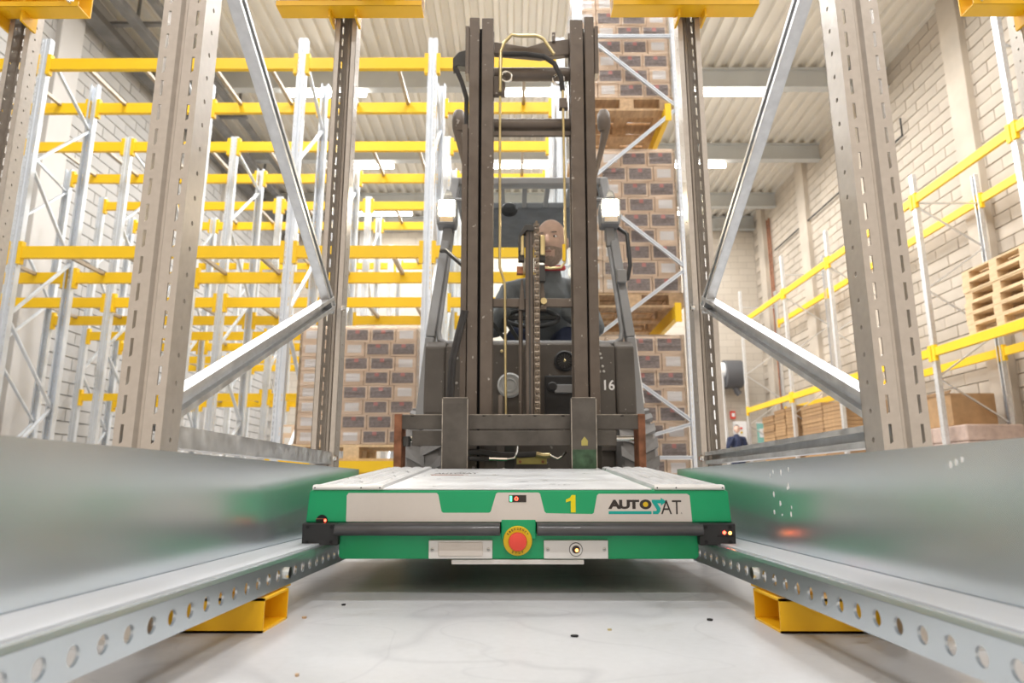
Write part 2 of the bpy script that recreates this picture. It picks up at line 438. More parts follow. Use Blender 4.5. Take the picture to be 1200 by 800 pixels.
# ceiling luminaires: housing + two tubes, light in each
def luminaire(x, y, L, label, k):
    t = thing('ceiling_lamp', label, 'ceiling lamp', (x, y, 7.72), 'fluorescent lamps under the roof')
    MB().box(x-L/2, x+L/2, y-.09, y+.09, 7.74, 7.79).build('housing', 'white_wall', t)
    MB().tube([(x-L/2+.02, y, 7.70), (x+L/2-.02, y, 7.70)], .05, 8).build('tube', 'tube_light', t, smooth=True)
    mb = MB()
    for s in (-.4,.4): mb.box(x+s*L-.01, x+s*L+.01, y-.01, y+.01, 7.79, 8.2)
    mb.build('hanger', 'screw', t)
    ld = bpy.data.lights.new('lamp_light', 'AREA'); ld.shape = 'RECTANGLE'; ld.size = L; ld.size_y = .18; ld.energy = LAMP_W; ld.color = (.985,.99,1.0)
    lo = bpy.data.objects.new('lamp_light', ld); C.objects.link(lo); lo.parent = t; lo.location = (0,0,-.09)
rows = {12.05: 'under the nearest visible roof beam', 15.15: 'in the second visible row', 18.1: 'in the last row by the end wall'}
cols = {-3.68: 'leftmost', 0.2: 'middle', 4.26: 'rightmost'}
for yy, a in rows.items():
    for xx, b in cols.items():
        luminaire(xx, yy, 1.6, '%s long fluorescent ceiling lamp %s' % (b, a), 0)
ordn = ['first', 'second', 'third', 'fourth', 'fifth']
for i, yy in enumerate((-2.9, 3.2, 6.2, 9.1)):
    for j, xx in enumerate((-3.68, .2, 4.26)):
        luminaire(xx, yy, 1.6, 'fluorescent ceiling lamp overhead, %s row from the camera, %s from the left wall' % (ordn[i], ordn[j]), 0)

# ------------------------------------------------------------------ rack uprights
def upright_mb(h, W, D, th=.003, slots=True, side_holes=True, pitch=.05, seg=8):
    """C-section: web in the plane y=0 facing -y, x 0..W, flanges towards +y; origin at the foot"""
    mb = MB(); e = .011; s = .0055
    g0, g1 = W*.40, W*.60
    if slots:
        mb.box(0, e, 0, th, 0, h); mb.box(W-e, W, 0, th, 0, h)
        mb.sheet([(e+s,th/2),(g0,th/2),(g0+.005,.009),(g1-.005,.009),(g1,th/2),(W-e-s,th/2)], 2, 0, h, th)
        z = 0
        while z < h - 1e-6:
            zz = min(h, z+.020)
            for x0 in (e, W-e-s):
                mb.prism([(x0,z),(x0+s,z),(x0+s,zz),(x0,zz-.004 if zz < h else zz)], 1, 0, th)
            z += pitch
    else:
        mb.sheet([(0,th/2),(g0,th/2),(g0+.005,.009),(g1-.005,.009),(g1,th/2),(W,th/2)], 2, 0, h, th)
    for x0, nx in ((0, 1), (W, -1)):
        if side_holes:
            nc = int(h/pitch)
            mb.holes((x0, th, 0), (0,0,1), (0,1,0), (nx,0,0), pitch, D-th, [(k*pitch, True) for k in range(nc)], th, .004, seg, ru=.005)
        else:
            mb.box(min(x0, x0+nx*th), max(x0, x0+nx*th), th, D, 0, h)
        xl = x0 + nx*.018
        mb.box(min(x0, xl), max(x0, xl), D-th, D, 0, h)
    return mb
def channel(mb, p, q, wd, dp, side):
    """C-brace from p to q (in a plane of constant x or y), flanges proud towards vector side"""
    p = Vector(p); q = Vector(q); d = (q-p).normalized(); s = Vector(side).normalized(); u = d.cross(s).normalized()
    t = .003
    mb.bar(p - s*dp/2, q - s*dp/2, wd, t, up=s)
    for k in (-1, 1):
        a = u*k*(wd/2 - t/2)
        mb.bar(p + a, q + a, t, dp, up=s)
        b = u*k*(wd/2 - .006) + s*dp/2
        mb.bar(p + b, q + b, .012, t, up=s)
    return mb

UW, UD = .082, .062
near_up = upright_mb(4.4, UW, UD).mesh('upright', 'upright_steel')
near_fl = None

CX = .0115           # lane centre
def rail_mb(sgn, z=0.0, y0=-1.0, y1=2.40):
    """running rail: outer web, running flange, perforated inner lip"""
    xl, xw = CX + sgn*.4515, CX + sgn*.5515
    parts = {}
    zt, zf = .112+z, .298+z
    th = .004
    w = MB().sheet([(xw+sgn*.030, zf-.002),(xw, zf),(xw, zt),(xl+sgn*.006, zt),(xl+sgn*.001, zt-.001),(xl, zt-.006)], 1, y0, y1, th)
    nc = int(round((y1-y0)/.05))
    lip = MB().holes((xl-sgn*th/2, y0, zt-.052), (0,1,0), (0,0,1), (sgn,0,0), .05, .046, [(k*.05, True) for k in range(nc)], th, .0105, 16)
    return w, lip

def near_rack(sgn, label):
    X_in = CX + sgn*.6115; X_out = CX + sgn*(.6115+UW); xa = min(X_in, X_out)
    t = thing('shuttle_rack', label, 'storage rack', (X_in+sgn*.04, 1.76, 0))
    org = Vector(ORG[t.name])
    inst('upright', near_up, t, Vector((xa, 1.165, 0)) - org)
    inst('upright', near_up, t, Vector((xa+UW, 2.364, 0)) - org, (0,0,PI))
    xm = X_in + sgn*.028
    inw = (-sgn, 0, 0)
    def br(n, a, b, wd=.044, dp=.030):
        channel(MB(), (xm, *a), (xm, *b), wd, dp, inw).build(n, 'galv', t)
    channel(MB(), (xm, 1.20,.334), (xm, 2.335,.334), .040, .034, inw if sgn > 0 else (1 if sgn > 0 else -1,0,0)).build('horizontal_brace', 'galv', t)
    br('diagonal_brace', (1.235,.385), (2.25,.855))
    br('diagonal_brace', (2.262,.835), (1.235,1.385), .042, .026)
    br('diagonal_brace', (1.235,1.42), (2.27,2.40))
    br('diagonal_brace', (2.27,2.42), (1.235,3.40))
    # bolts on the brace joints
    for (yy, zz) in ((2.30,.334),(2.305,.85)):
        mb = MB(); mb.cyl((X_in-sgn*.010, yy, zz), (X_in+sgn*.002, yy, zz), .008, 6); mb.cyl((X_in-sgn*.003, yy, zz), (X_in+sgn*.002, yy, zz), .012, 10)
        mb.build('bolt', 'chrome', t)
    for yy in (1.125, 2.284):
        MB().box(xa-.02, xa+UW+.02, yy, yy+.12, 0, .006).build('base_plate', 'galv', t)
    # running rails on this side (floor level and the one on the upper consoles)
    for z in (0, 2.0):
        wm, lip = rail_mb(sgn, z, -1.0, 2.40 if z == 0 else 2.36)
        r = wm.build('running_rail', 'galv_rail', t, smooth=True)
        l = lip.build('perforated_lip', 'galv_rail', r)
        MB().box(*sorted((CX+sgn*.4600, CX+sgn*.5460)), -1.0, 2.39 if z == 0 else 2.35, .1135+z, .1165+z).build('running_surface', 'rail_top', r)
        if z == 0:
            mb = MB(); xl = CX + sgn*.4515
            for yy in (1.375,):
                mb.cyl((xl-sgn*.008, yy, .083), (xl+sgn*.004, yy, .083), .011, 12)
            mb.build('bolt', 'chrome', t)
            # paint splashes and handling marks on the web
            xw = CX + sgn*.5490
            mb = MB()
            spots = [(1.47+random.uniform(-.05,.06), .235+random.uniform(-.05,.045), random.uniform(.002,.0055)) for _ in range(12)] if sgn > 0 else []
            if sgn > 0: spots += [(.87+.012*k_, .280-.003*k_, .0035) for k_ in range(3)]
            for (yy, zz, rr) in spots:
                mb.prism([(yy+rr*random.uniform(.6,1.1)*math.cos(2*PI*k_/7), zz+1.5*rr*random.uniform(.6,1.1)*math.sin(2*PI*k_/7)) for k_ in range(7)], 0, *sorted((xw, xw+sgn*.001)))
            if spots: mb.build('paint_splash', 'print_white', r, kind='stuff')
    # consoles: open box sections reaching both ways from the upright
    def console(y0, y1, z0, z1, xe, xo, lip=True):
        a, b = sorted((CX+sgn*xe, CX+sgn*xo)); tk = .004
        mb = MB()
        mb.box(a, b, y0, y0+tk, z0, z1); mb.box(a, b, y1-tk, y1, z0, z1)
        mb.box(a, b, y0, y1, z0, z0+tk); mb.box(a, b, y0, y1, z1-tk, z1)
        o = mb.build('console_beam', 'yellow', t)
        return o
    o = console(1.245, 1.375, 0.0, .056, .444, .78)
    MB().box(*sorted((X_in-sgn*.02, X_in+sgn*.003)), 1.243, 1.30, .056, .11).build('connector', 'yellow', o)
    # raised shoe on the console end under the rail
    MB().box(*sorted((CX+sgn*.455, CX+sgn*.56)), 1.30, 1.42, .054, .0605).build('shoe_plate', 'yellow', o)
    # upper console: channel open to the camera with turned-up flanges
    for yy in (2.24,):
        a, b = CX+sgn*.355, CX+sgn*.895; lo, hi = min(a,b), max(a,b)
        mb = MB()
        mb.box(lo, hi, yy+.05, yy+.056, 1.99, 2.11)       # back web
        mb.box(lo, hi, yy-.02, yy+.05, 1.985, 1.990)      # lower flange
        mb.box(lo, hi, yy-.022, yy-.018, 1.985, 2.005)    # lip
        mb.box(lo, hi, yy-.02, yy+.05, 2.105, 2.11)
        o = mb.build('console_beam', 'yellow', t)
        for s in (X_in-sgn*.008, X_out+sgn*.008):
            MB().box(s-.004, s+.004, yy+.0, yy+.075, 1.955, 2.12).build('connector', 'yellow', o)
        for xx in (CX+sgn*.39, CX+sgn*.86):
            MB().box(xx-.035, xx+.035, yy+.01, yy+.05, 1.99, 2.05).build('console_recess_shade', 'wood_dark', o)  # dark filler stands for the shade in the recess at each console end
    return t
rk_l = near_rack(-1, 'galvanised steel shuttle rack lane side left of the green shuttle, with perforated running rail')
rk_r = near_rack(1, 'galvanised steel shuttle rack lane side right of the green shuttle, with perforated running rail')
# next lane frames left and right: frame and upper console only
def side_frame(sgn, label):
    xo = 1.90 if sgn < 0 else 1.955
    t = thing('rack_frame', label, 'rack frame', (CX+sgn*xo, 1.76, 0)); org = Vector(ORG[t.name])
    xa = CX + sgn*xo - UW/2
    inst('upright', near_up, t, Vector((xa, 1.165, 0)) - org); inst('upright', near_up, t, Vector((xa+UW, 2.364, 0)) - org, (0,0,PI))
    for a, b in (((1.20,.334),(2.335,.334)), ((1.235,.385),(2.25,.855)), ((2.262,.835),(1.235,1.385)), ((1.235,1.42),(2.27,2.40))):
        channel(MB(), (xa+UW/2, *a), (xa+UW/2, *b), .042, .03, (-sgn,0,0)).build('brace', 'galv', t)
    yy = 2.24; lo, hi = xa+UW/2-.27, xa+UW/2+.27
    mb = MB().box(lo, hi, yy+.05, yy+.056, 1.99, 2.11).box(lo, hi, yy-.02, yy+.05, 1.985, 1.990).box(lo, hi, yy-.022, yy-.018, 1.985, 2.005).box(lo, hi, yy-.02, yy+.05, 2.105, 2.11)
    o = mb.build('console_beam', 'yellow', t)
    for s in (xa-.008, xa+UW+.008): MB().box(s-.004, s+.004, yy+.0, yy+.075, 1.94, 2.12).build('connector', 'yellow', o)
    x1 = xa+UW/2 - sgn*.24
    MB().box(x1-.004, x1+.004, .0, 2.23, 1.995, 2.10).build('running_rail', 'galv', t)
    for s in (1.165, 2.30): MB().box(xa-.02, xa+UW+.02, s-.03, s+.09, 0, .006).build('base_plate', 'galv', t)
    return t
side_frame(-1, 'galvanised upright with yellow console at the left picture edge, next lane over')
side_frame(1, 'yellow console and galvanised upright cut by the right picture edge, next lane over')

# ------------------------------------------------------------------ lettering
def text_mb(s, box, to3, bold=0.0, th=.0006, font_space=1.0):
    """text fitted into box (u0,u1,v0,v1); to3(u,v,d) -> 3D point, d = height above the surface"""
    cu = bpy.data.curves.new('lettering', 'FONT'); cu.body = s; cu.offset = bold; cu.resolution_u = 3; cu.space_character = font_space
    ob = bpy.data.objects.new('lettering', cu); C.objects.link(ob)
    bpy.context.view_layer.update()
    me = bpy.data.meshes.new_from_object(ob.evaluated_get(bpy.context.evaluated_depsgraph_get()))
    bpy.data.objects.remove(ob); bpy.data.curves.remove(cu)
    xs = [v.co.x for v in me.vertices]; ys = [v.co.y for v in me.vertices]
    x0, x1, y0, y1 = min(xs), max(xs), min(ys), max(ys)
    u0, u1, v0, v1 = box
    mb = MB()
    mb.v = [Vector(to3(u0+(v.co.x-x0)/(x1-x0)*(u1-u0), v0+(v.co.y-y0)/(y1-y0)*(v1-v0), th)) for v in me.vertices]
    mb.f = [tuple(p.vertices) for p in me.polygons]
    bpy.data.meshes.remove(me)
    return mb

# ------------------------------------------------------------------ pallet shuttle
TILT = math.radians(3.9)
SM = Matrix.Translation((.009, 1.65, .08)) @ Matrix.Rotation(TILT, 4, 'X')
sh = thing('pallet_shuttle', 'green and white motorised pallet shuttle with black bumper sitting between the running rails', 'pallet shuttle', (.009, 1.65, .03))
def S(): return MB(SM)
def sx(px): return (px-608)*.002017
def sz(py): return (655-py)*.001928
LEN = .97
# lower chassis, upper housing
MB(SM).prism([(-.418,.006),(-.412,0),(.412,0),(.418,.006),(.418,.058),(-.418,.058)], 1, 0, LEN).build('chassis', 'green', sh, bevel=.003)
MB(SM).prism([(-.496,.083),(.496,.083),(.490,.152),(.486,.157),(-.486,.157),(-.490,.152)], 1, -.004, LEN).build('housing', 'green', sh, bevel=.003)
S().box(-.40,.40,.03,LEN-.03,.055,.085).build('core', 'black_plastic', sh)
# the green web behind the emergency stop
S().box(sx(588), sx(628), -.006, .04, .045, .09).build('centre_panel', 'green', sh, bevel=.002)
# bumper bars
for a, b in ((398, 587), (629, 818)):
    x0, x1 = sx(a), sx(b)
    S().prism([(-.028,.057),(-.032,.062),(-.032,.070),(-.026,.079),(-.018,.083),(.03,.083),(.03,.055),(-.02,.055)], 0, x0, x1).build('bumper', 'bumper', sh, bevel=.002, smooth=True)
# wheel carrier blocks at the four corners
for s in (-1, 1):
    for y0 in (-.022, LEN-.06):
        o = S().box(*sorted((s*.415, s*.498)), y0, y0+.085, .034, .083).build('wheel_carrier', 'black_plastic', sh, bevel=.002)
        if y0 < 0:
            mb = S()
            for xx in (s*.43, s*.485):
                for zz in (.042, .075): mb.cyl((xx, y0-.002, zz), (xx, y0+.01, zz), .004, 8)
            mb.build('screw', 'hole_dark', o)
    mb = S().cyl((s*.455, .03, .045), (s*.49, .03, .045), .013, 14); mb.build('running_wheel', 'rubber', sh)
# top: flat centre plate and two ribbed side plates
S().box(sx(450.5), sx(762.5), -.004, LEN, .157, .1605).build('top_plate', 'shuttle_top', sh, bevel=.001)
for s in (-1, 1):
    a, b = (.318, .482)
    prof = [(a, .157)]
    pts = [(a,.1585),(a+.004,.167)]
    n = 4; wv = (b-a-.008)/n
    for k in range(n):
        x = a+.004+k*wv
        pts += [(x+wv*.55,.1675),(x+wv*.62,.1645),(x+wv*.92,.1645),(x+wv,.167)]
    pts += [(b,.1655),(b,.157)]
    poly = [(a,.157)] + pts
    if s < 0: poly = [(-u, v) for u, v in reversed(poly)]
    o = S().prism(poly, 1, .002, LEN).build('ribbed_plate', 'shuttle_top', sh)
    mb = S()
    for k in range(n):
        xc = s*(a+.004+k*wv+wv*.27)
        for j in range(34):
            yy = .03 + j*.0275
            mb.prism([(xc-.009,yy),(xc+.009,yy),(xc+.006,yy+.012),(xc-.006,yy+.012)], 2, .1665, .1690)
    mb.build('grip_studs', 'shuttle_top', o, kind='stuff')
    S().prism([(-.008,.159),(-.008,.1635),(-.002,.1685),(.02,.1685),(.02,.157),(-.004,.157)], 0, *sorted((s*a, s*b))).build('front_lip', 'plate_white', o, bevel=.001)
    mb = S()
    for xx in (s*(a+.006), s*(b-.006), s*(a+.05)): mb.cyl((xx,-.0088,.1625),(xx,-.006,.1625),.0018,8)
    mb.build('rivet', 'hole_dark', o)
# white decal band with two green notches
fy = -.0045
def face(u, v, d): return SM @ Vector((u, fy-.0005-d, v))
dec = [(409,611),(409,580),(411,577),(513,577),(515,579),(519,599),(521,600.5),(574,600.5),(576,599),(582,578),(584,576.5),(631,576.5),(633,578),(638,599),(640,601),(693,602),(695,600.5),(699,580),(701,578),(803,578),(806,580),(808,611)]
pl = [(sx(a), sz(b)) for a, b in dec]
def flat(poly, d=.0004):
    mb = MB(); n = len(poly)
    mb.v = [face(u, v, d) for u, v in poly] + [face(u, v, -.001) for u, v in poly]
    mb.f = [tuple(range(n))] + [(i, n+i, n+(i+1) % n, (i+1) % n) for i in range(n)]
    return mb
dc = flat(pl).build('decal_band', 'decal', sh)
flat([(sx(u), sz(v)) for u, v in ((668.5,600),(674,600),(674,579.5),(669.5,579.5),(668,582.5),(663,584.8),(663,588.2),(668.5,586.2))], .0006).build('number', 'one_yellow', sh, label='yellow number 1')
# logo
text_mb('AUT', (sx(711.5), sx(747.5), sz(596), sz(585)), lambda u,v,d: face(u,v,.0008), .055, font_space=.9).build('logo_letters', 'ink', dc)
mb = MB(); cx0, cz0 = sx(754.8), sz(590.5)
ring = []
for k in range(24):
    a = 2*PI*k/24
    ring.append((cx0+.0140*math.cos(a), cz0+.0112*math.sin(a)))
flat(ring, .0007).build('logo_ring', 'ink', dc)
flat([(cx0+.0062*math.cos(2*PI*k/20), cz0+.0058*math.sin(2*PI*k/20)) for k in range(20)], .0010).build('logo_dot', 'estop_yellow', dc)
arrow = [(762,585),(772.5,585),(772.5,582.5),(779,587.3),(772.5,592),(772.5,589.3),(768.5,589.3),(772,595),(771.5,599),(769,602),(763,602),(763,598.3),(767,598.3),(767.6,596.6),(762,587.5)]
flat([(sx(a), sz(b)) for a, b in arrow], .0008).build('logo_arrow', 'teal', dc)
flat([(sx(712),sz(602)),(sx(761.5),sz(602)),(sx(761.5),sz(598.5)),(sx(712),sz(598.5))], .0008).build('logo_bar', 'teal', dc)
text_mb('AT', (sx(772.5), sx(796), sz(602), sz(585.5)), lambda u,v,d: face(u,v,.0009), .0).build('logo_letters', 'ink', dc)
text_mb('R', (sx(795.4), sx(796.8), sz(601.8), sz(600)), lambda u,v,d: face(u,v,.0009), .0).build('logo_letters', 'ink', dc)
# display
dp = flat([(sx(597),sz(588)),(sx(617),sz(588)),(sx(617),sz(579.5)),(sx(597),sz(579.5))], .0012).build('display', 'ink', sh)
text_mb('0', (sx(603.5), sx(607.5), sz(586), sz(581.5)), lambda u,v,d: face(u,v,.0018), .0).build('digit', 'led_red', dp)
flat([(sx(598),sz(587)),(sx(600.5),sz(587)),(sx(600.5),sz(580.5)),(sx(598),sz(580.5))], .0018).build('status_light', 'led_green', dp)
# emergency stop
ec = SM @ Vector((-.002, -.006, .0425)); ax = (SM.to_3x3() @ Vector((0,-1,0))).normalized()
es = MB().lathe([(.0335,-.002),(.0335,.004),(.032,.0055),(0,.0055)], ec, ax, 32).build('stop_ring', 'estop_yellow', sh, smooth=True)
MB().lathe([(.015,.005),(.015,.014),(.0205,.015),(.0215,.019),(.020,.0225),(.012,.0245),(0,.025)], ec, ax, 28).build('stop_button', 'estop_red', es, smooth=True)
def arc_text(s, a0, a1, flip):
    for i, ch in enumerate(s):
        t = math.radians(a0 + (a1-a0)*i/(len(s)-1)); R = .0272
        def to(u, v, d, t=t):
            rr = R + (v if not flip else -v); 
            px = rr*math.cos(t) + (u if not flip else -u)*math.sin(t); pz = rr*math.sin(t) - (u if not flip else -u)*math.cos(t)
            return SM @ Vector((-.002+px, -.0062-.0057, .0425+pz))
        yield text_mb(ch, (-.0017,.0017,-.0026,.0026), to, .02)
mb = MB()
for t in list(arc_text('EMERGENCY', 145, 35, False)) + list(arc_text('STOP', 245, 295, True)):
    mb.add([v for v in t.v], t.f)
mb.build('stop_lettering', 'ink', es)
# service plates left and right of the stop
fp = -.004
def plate(a, b, name):
    o = S().box(sx(a), sx(b), fp-.004, .01, sz(654), sz(632.5)).build(name, 'plate_white', sh, bevel=.0012)
    for xx in (sx(a)+.009, sx(b)-.009):
        MB().lathe([(.0042,0),(.0042,.0015),(.003,.0022),(0,.0022)], SM @ Vector((xx, fp-.004, sz(643))), ax, 12).build('screw', 'screw', o, smooth=True)
        S().box(xx-.0022, xx+.0022, fp-.0068, fp-.006, sz(643)-.0005, sz(643)+.0005).build('screw_slot', 'hole_dark', o)
    return o
o = plate(505, 578, 'service_plate')
x0, x1, z0, z1 = sx(516), sx(567), sz(651), sz(634.5)
S().box(x0, x1, fp-.0062, fp-.003, z0, z1).build('inset_cover', 'decal', o, bevel=.002)
o = plate(637, 710.5, 'sensor_plate')
cp = SM @ Vector((sx(673.5), fp-.004, sz(643)))
MB().lathe([(.0155,0),(.0155,.002),(.0145,.003)], cp, ax, 24).build('sensor_ring', 'ink', o, smooth=True)
MB().lathe([(.0140,.001),(.0140,.0034),(.0095,.0040),(.009,.001)], cp, ax, 24).build('sensor_bezel', 'plate_white', o, smooth=True)
MB().lathe([(.009,.002),(.006,.003),(0,.0032)], cp, ax, 20).build('sensor_lens', 'ink', o, smooth=True)
MB().lathe([(.0038,.0034),(.002,.0042),(0,.0044)], cp + Vector((.002,0,-.0015)), ax, 12).build('sensor_light', 'led_orange', o, smooth=True)
# skid strip below
S().box(sx(531), sx(683), -.002, .05, sz(661), sz(655.5)).build('skid_strip', 'plate_white', sh, bevel=.001)
# left half-round sensor window, right sensor lights
cc = (sx(381), sz(611))
hp = [(cc[0]+.014*math.cos(PI*k/12), cc[1]+.016*math.sin(PI*k/12)) for k in range(13)]
o = flat(hp, .0008).build('sensor_window', 'hole_dark', sh)
flat([(sx(374.5),sz(608)),(sx(387),sz(608)),(sx(387),sz(607)),(sx(374.5),sz(607))], .0014).build('window_edge', 'rust', o)
flat([(sx(385)+.0028*math.cos(2*PI*k/12), sz(609.5)+.003*math.sin(2*PI*k/12)) for k in range(12)], .0018).build('sensor_light', 'led_red', o)
for px, py, m in ((842,622.5,'led_red'),(848.5,623,'led_orange')):
    MB().lathe([(.004,0),(.003,.0015),(0,.002)], SM @ Vector((sx(px), -.022, sz(py))), ax, 10).build('sensor_light', m, sh, smooth=True)
S().box(sx(834), sx(852), -.0235, -.0215, sz(627), sz(626)).build('sensor_slot', 'hole_dark', sh)
# lettering lying on the top plate
def topf(u, v, d): return SM @ Vector((u, v, .1610))
text_mb('AUTOSAT', (-.27,-.13,.62,.68), topf, .02).build('top_lettering', 'ink', sh)
mb = MB(SM)
mb.box(-.275,-.155,.56,.567,.1602,.1612).box(-.27,-.17,.54,.545,.1602,.1612)
mb.build('top_lettering', 'rust', sh)
for xx in (-.30,-.05,.12,.30):
    MB().lathe([(.006,0),(.005,.003),(0,.004)], SM @ Vector((xx, LEN-.012, .1605)), (0,0,1), 10).build('rivet', 'screw', sh, smooth=True)

# ------------------------------------------------------------------ fork-lift truck
TX = .075
fl = thing('forklift_truck', 'dark brown-grey forklift truck numbered 16 with tall mast and two lit headlamps', 'forklift', (TX, 3.5, 0))
MT = math.radians(3.9)
MM = Matrix.Translation((0, 2.72, .5)) @ Matrix.Rotation(MT, 4, 'X') @ Matrix.Translation((0,0,-.5))
def K(): return MB(MM)      # mast coordinates: x, depth behind carriage face, height along the mast
# mast channels: I-profiles with flanges
def ichan(name, x0, x1, w0, w1, v0, v1, open_side):
    t = .014
    mb = K().box(x0, x1, w0, w0+t, v0, v1).box(x0, x1, w1-t, w1, v0, v1)
    if open_side > 0: mb.box(x0, x0+.016, w0+t, w1-t, v0, v1)
    else: mb.box(x1-.016, x1, w0+t, w1-t, v0, v1)
    return mb.build(name, 'mast', fl, bevel=.0025)
ichan('mast_channel', -.199, -.155, .09, .22, .12, 2.287, 1)
ichan('mast_channel', -.143, -.092, .075, .19, .16, 2.274, 1)
ichan('mast_channel', .246, .303, .075, .19, .16, 2.266, -1)
ichan('mast_channel', .312, .354, .09, .22, .12, 2.290, -1)
K().box(-.228, -.203, .10, .18, .14, 1.79).build('mast_rail', 'mast', fl, bevel=.002)
K().box(-.217, -.200, .09, .16, 2.02, 2.247).build('mast_plate', 'mast', fl, bevel=.002)
K().box(.356, .373, .09, .16, 2.02, 2.245).build('mast_plate', 'mast', fl, bevel=.002)
K().box(-.156,-.142, .135, .16, .16, 2.26).build('mast_gap_shade', 'hole_dark', fl)  # near-black strip painted as the shade in the gap between channels
K().box(.302,.313, .135, .16, .16, 2.26).build('mast_gap_shade', 'hole_dark', fl)  # same painted shade in the right-hand channel gap
# crossheads
K().prism([(-.09,2.195),(.06,2.17),(.14,2.195),(.247,2.208),(.247,2.135),(.12,2.12),(-.09,2.14)], 1, .13, .165).build('crosshead', 'mast', fl, bevel=.003)
K().box(.17,.185,.12,.16,2.19,2.235).build('crosshead_lug', 'mast', fl, bevel=.003)
K().cyl((-.09,.15,2.048),(.247,.15,2.048),.030,18).build('crosshead_tube', 'mast', fl, smooth=True)
K().cyl((-.09,.15,1.808),(.247,.15,1.808),.028,18).build('crosshead_tube', 'mast', fl, smooth=True)
K().box(-.09,.247,.11,.13,1.742,1.760).build('cross_strip', 'mast', fl)
K().box(-.092,.246,.10,.125,.975,1.012).build('cross_bar', 'mast', fl, bevel=.003)
K().box(-.095,-.04,.11,.14,1.93,2.02).build('chain_anchor', 'mast', fl, bevel=.004)
for xx, vv in ((-.035,2.01),(.195,1.995)):
    pts = [(xx+.024*math.cos(2*PI*k/20), .10, vv+.024*math.sin(2*PI*k/20)) for k in range(21)]
    K().tube(pts, .005, 8).build('ring_eye', 'chrome', fl, smooth=True)
# hydraulic pipes and hoses
K().tube([(-.062,.07,1.90),(-.062,.07,1.20),(-.062,.07,1.14),(-.042,.07,1.075),(-.040,.07,1.04),(-.036,.07,.52)], .0055, 10).build('hydraulic_pipe', 'brass', fl, smooth=True)
K().tube([(-.062,.08,1.93),(-.060,.085,2.12),(-.045,.09,2.165),(-.012,.09,2.203),(.02,.09,2.198),(.10,.09,2.198),(.13,.09,2.183),(.175,.09,2.11)], .0075, 10).build('hydraulic_pipe', 'brass', fl, smooth=True)
K().tube([(-.05,.08,2.105),(.05,.08,2.105),(.13,.075,2.09),(.175,.07,2.055),(.205,.07,1.99),(.210,.07,1.93)], .011, 10).build('hydraulic_hose', 'rubber', fl, smooth=True)
K().box(.195,.232,.06,.095,1.845,1.89).build('hose_fitting', 'mast', fl, bevel=.003)
K().tube([(.211,.07,1.93),(.212,.07,1.85),(.216,.07,1.22),(.212,.07,1.16),(.195,.07,1.137),(.15,.07,1.134),(.115,.07,1.14)], .0055, 10).build('hydraulic_pipe', 'brass', fl, smooth=True)
K().box(.202,.214,.055,.075,1.165,1.235).build('pipe_sleeve', 'yellow_far', fl)
K().tube([(-.26,.12,2.06),(-.235,.12,2.00),(-.212,.12,1.92),(-.212,.12,1.80),(-.215,.12,1.70)], .010, 8).build('hydraulic_hose', 'rubber', fl, smooth=True)
K().prism([(-.215,2.15),(-.25,2.14),(-.275,2.11),(-.275,2.06),(-.255,2.075),(-.215,2.07)], 1, .12, .17).build('hose_bracket', 'dark_steel', fl, bevel=.003)
for dx in (0, .014):
    K().tube([(-.212+dx,.05,.95),(-.235+dx,.05,.86),(-.262+dx,.05,.74),(-.268+dx,.05,.60),(-.262+dx,.05,.50)], .009, 8).build('hydraulic_hose', 'rubber', fl, smooth=True)
# free-lift cylinder, chain and sheave
K().box(.046,.080,.055,.11,.42,1.315).build('lift_cylinder', 'mast', fl, bevel=.006)
K().box(.060,.066,.050,.056,.42,1.30).build('cylinder_groove', 'dark_steel', fl)
mb = K(); v = .44
while v < 1.30:
    mb.cyl((.082,.055,v),(.104,.055,v),.0075,8)
    mb.box(.0815,.0855,.048,.062,v,v+.026); mb.box(.1005,.1045,.048,.062,v,v+.026); mb.box(.088,.098,.049,.061,v+.013,v+.036)
    v += .026
mb.build('lift_chain', 'chain_steel', fl, kind='stuff')
K().prism([(.018,1.20),(.018,1.27),(.045,1.315),(.078,1.315),(.083,1.30),(.083,1.29),(.05,1.29),(.026,1.262),(.026,1.20)], 1, .04, .10).build('sheave_bracket', 'dark_steel', fl, bevel=.002)
for a, b in ((.024,.040),(.108,.128)):
    K().box(a, b, .045, .06, 1.185, 1.272).build('sheave_cheek', 'brass', fl, bevel=.004)
    K().box(a-.008, b+.002, .06, .10, 1.165, 1.272).build('sheave_block', 'dark_steel', fl, bevel=.003)
K().box(.010,.036,.05,.09,1.108,1.138).build('guide_block', 'rust', fl, bevel=.002)
K().box(.100,.128,.05,.09,1.075,1.145).build('guide_block', 'dark_steel', fl, bevel=.002)
for a in (.018, .108):
    K().prism([(a,.96),(a+.026,.96),(a+.018 if a < .05 else a+.012,1.09),(a+.010 if a < .05 else a+.002,1.09)], 1, .08, .12).build('gusset', 'mast', fl, bevel=.002)
K().cyl((.122,.09,.993),(.122,.06,.993),.014,8).build('bolt', 'brass', fl)
K().cyl((.026,.10,.97),(.026,.10,.46),.009,10).build('lift_rod', 'mast', fl, smooth=True)
K().box(-.066,-.048,.02,.06,.50,.60).build('stop_block', 'mast', fl, bevel=.002)
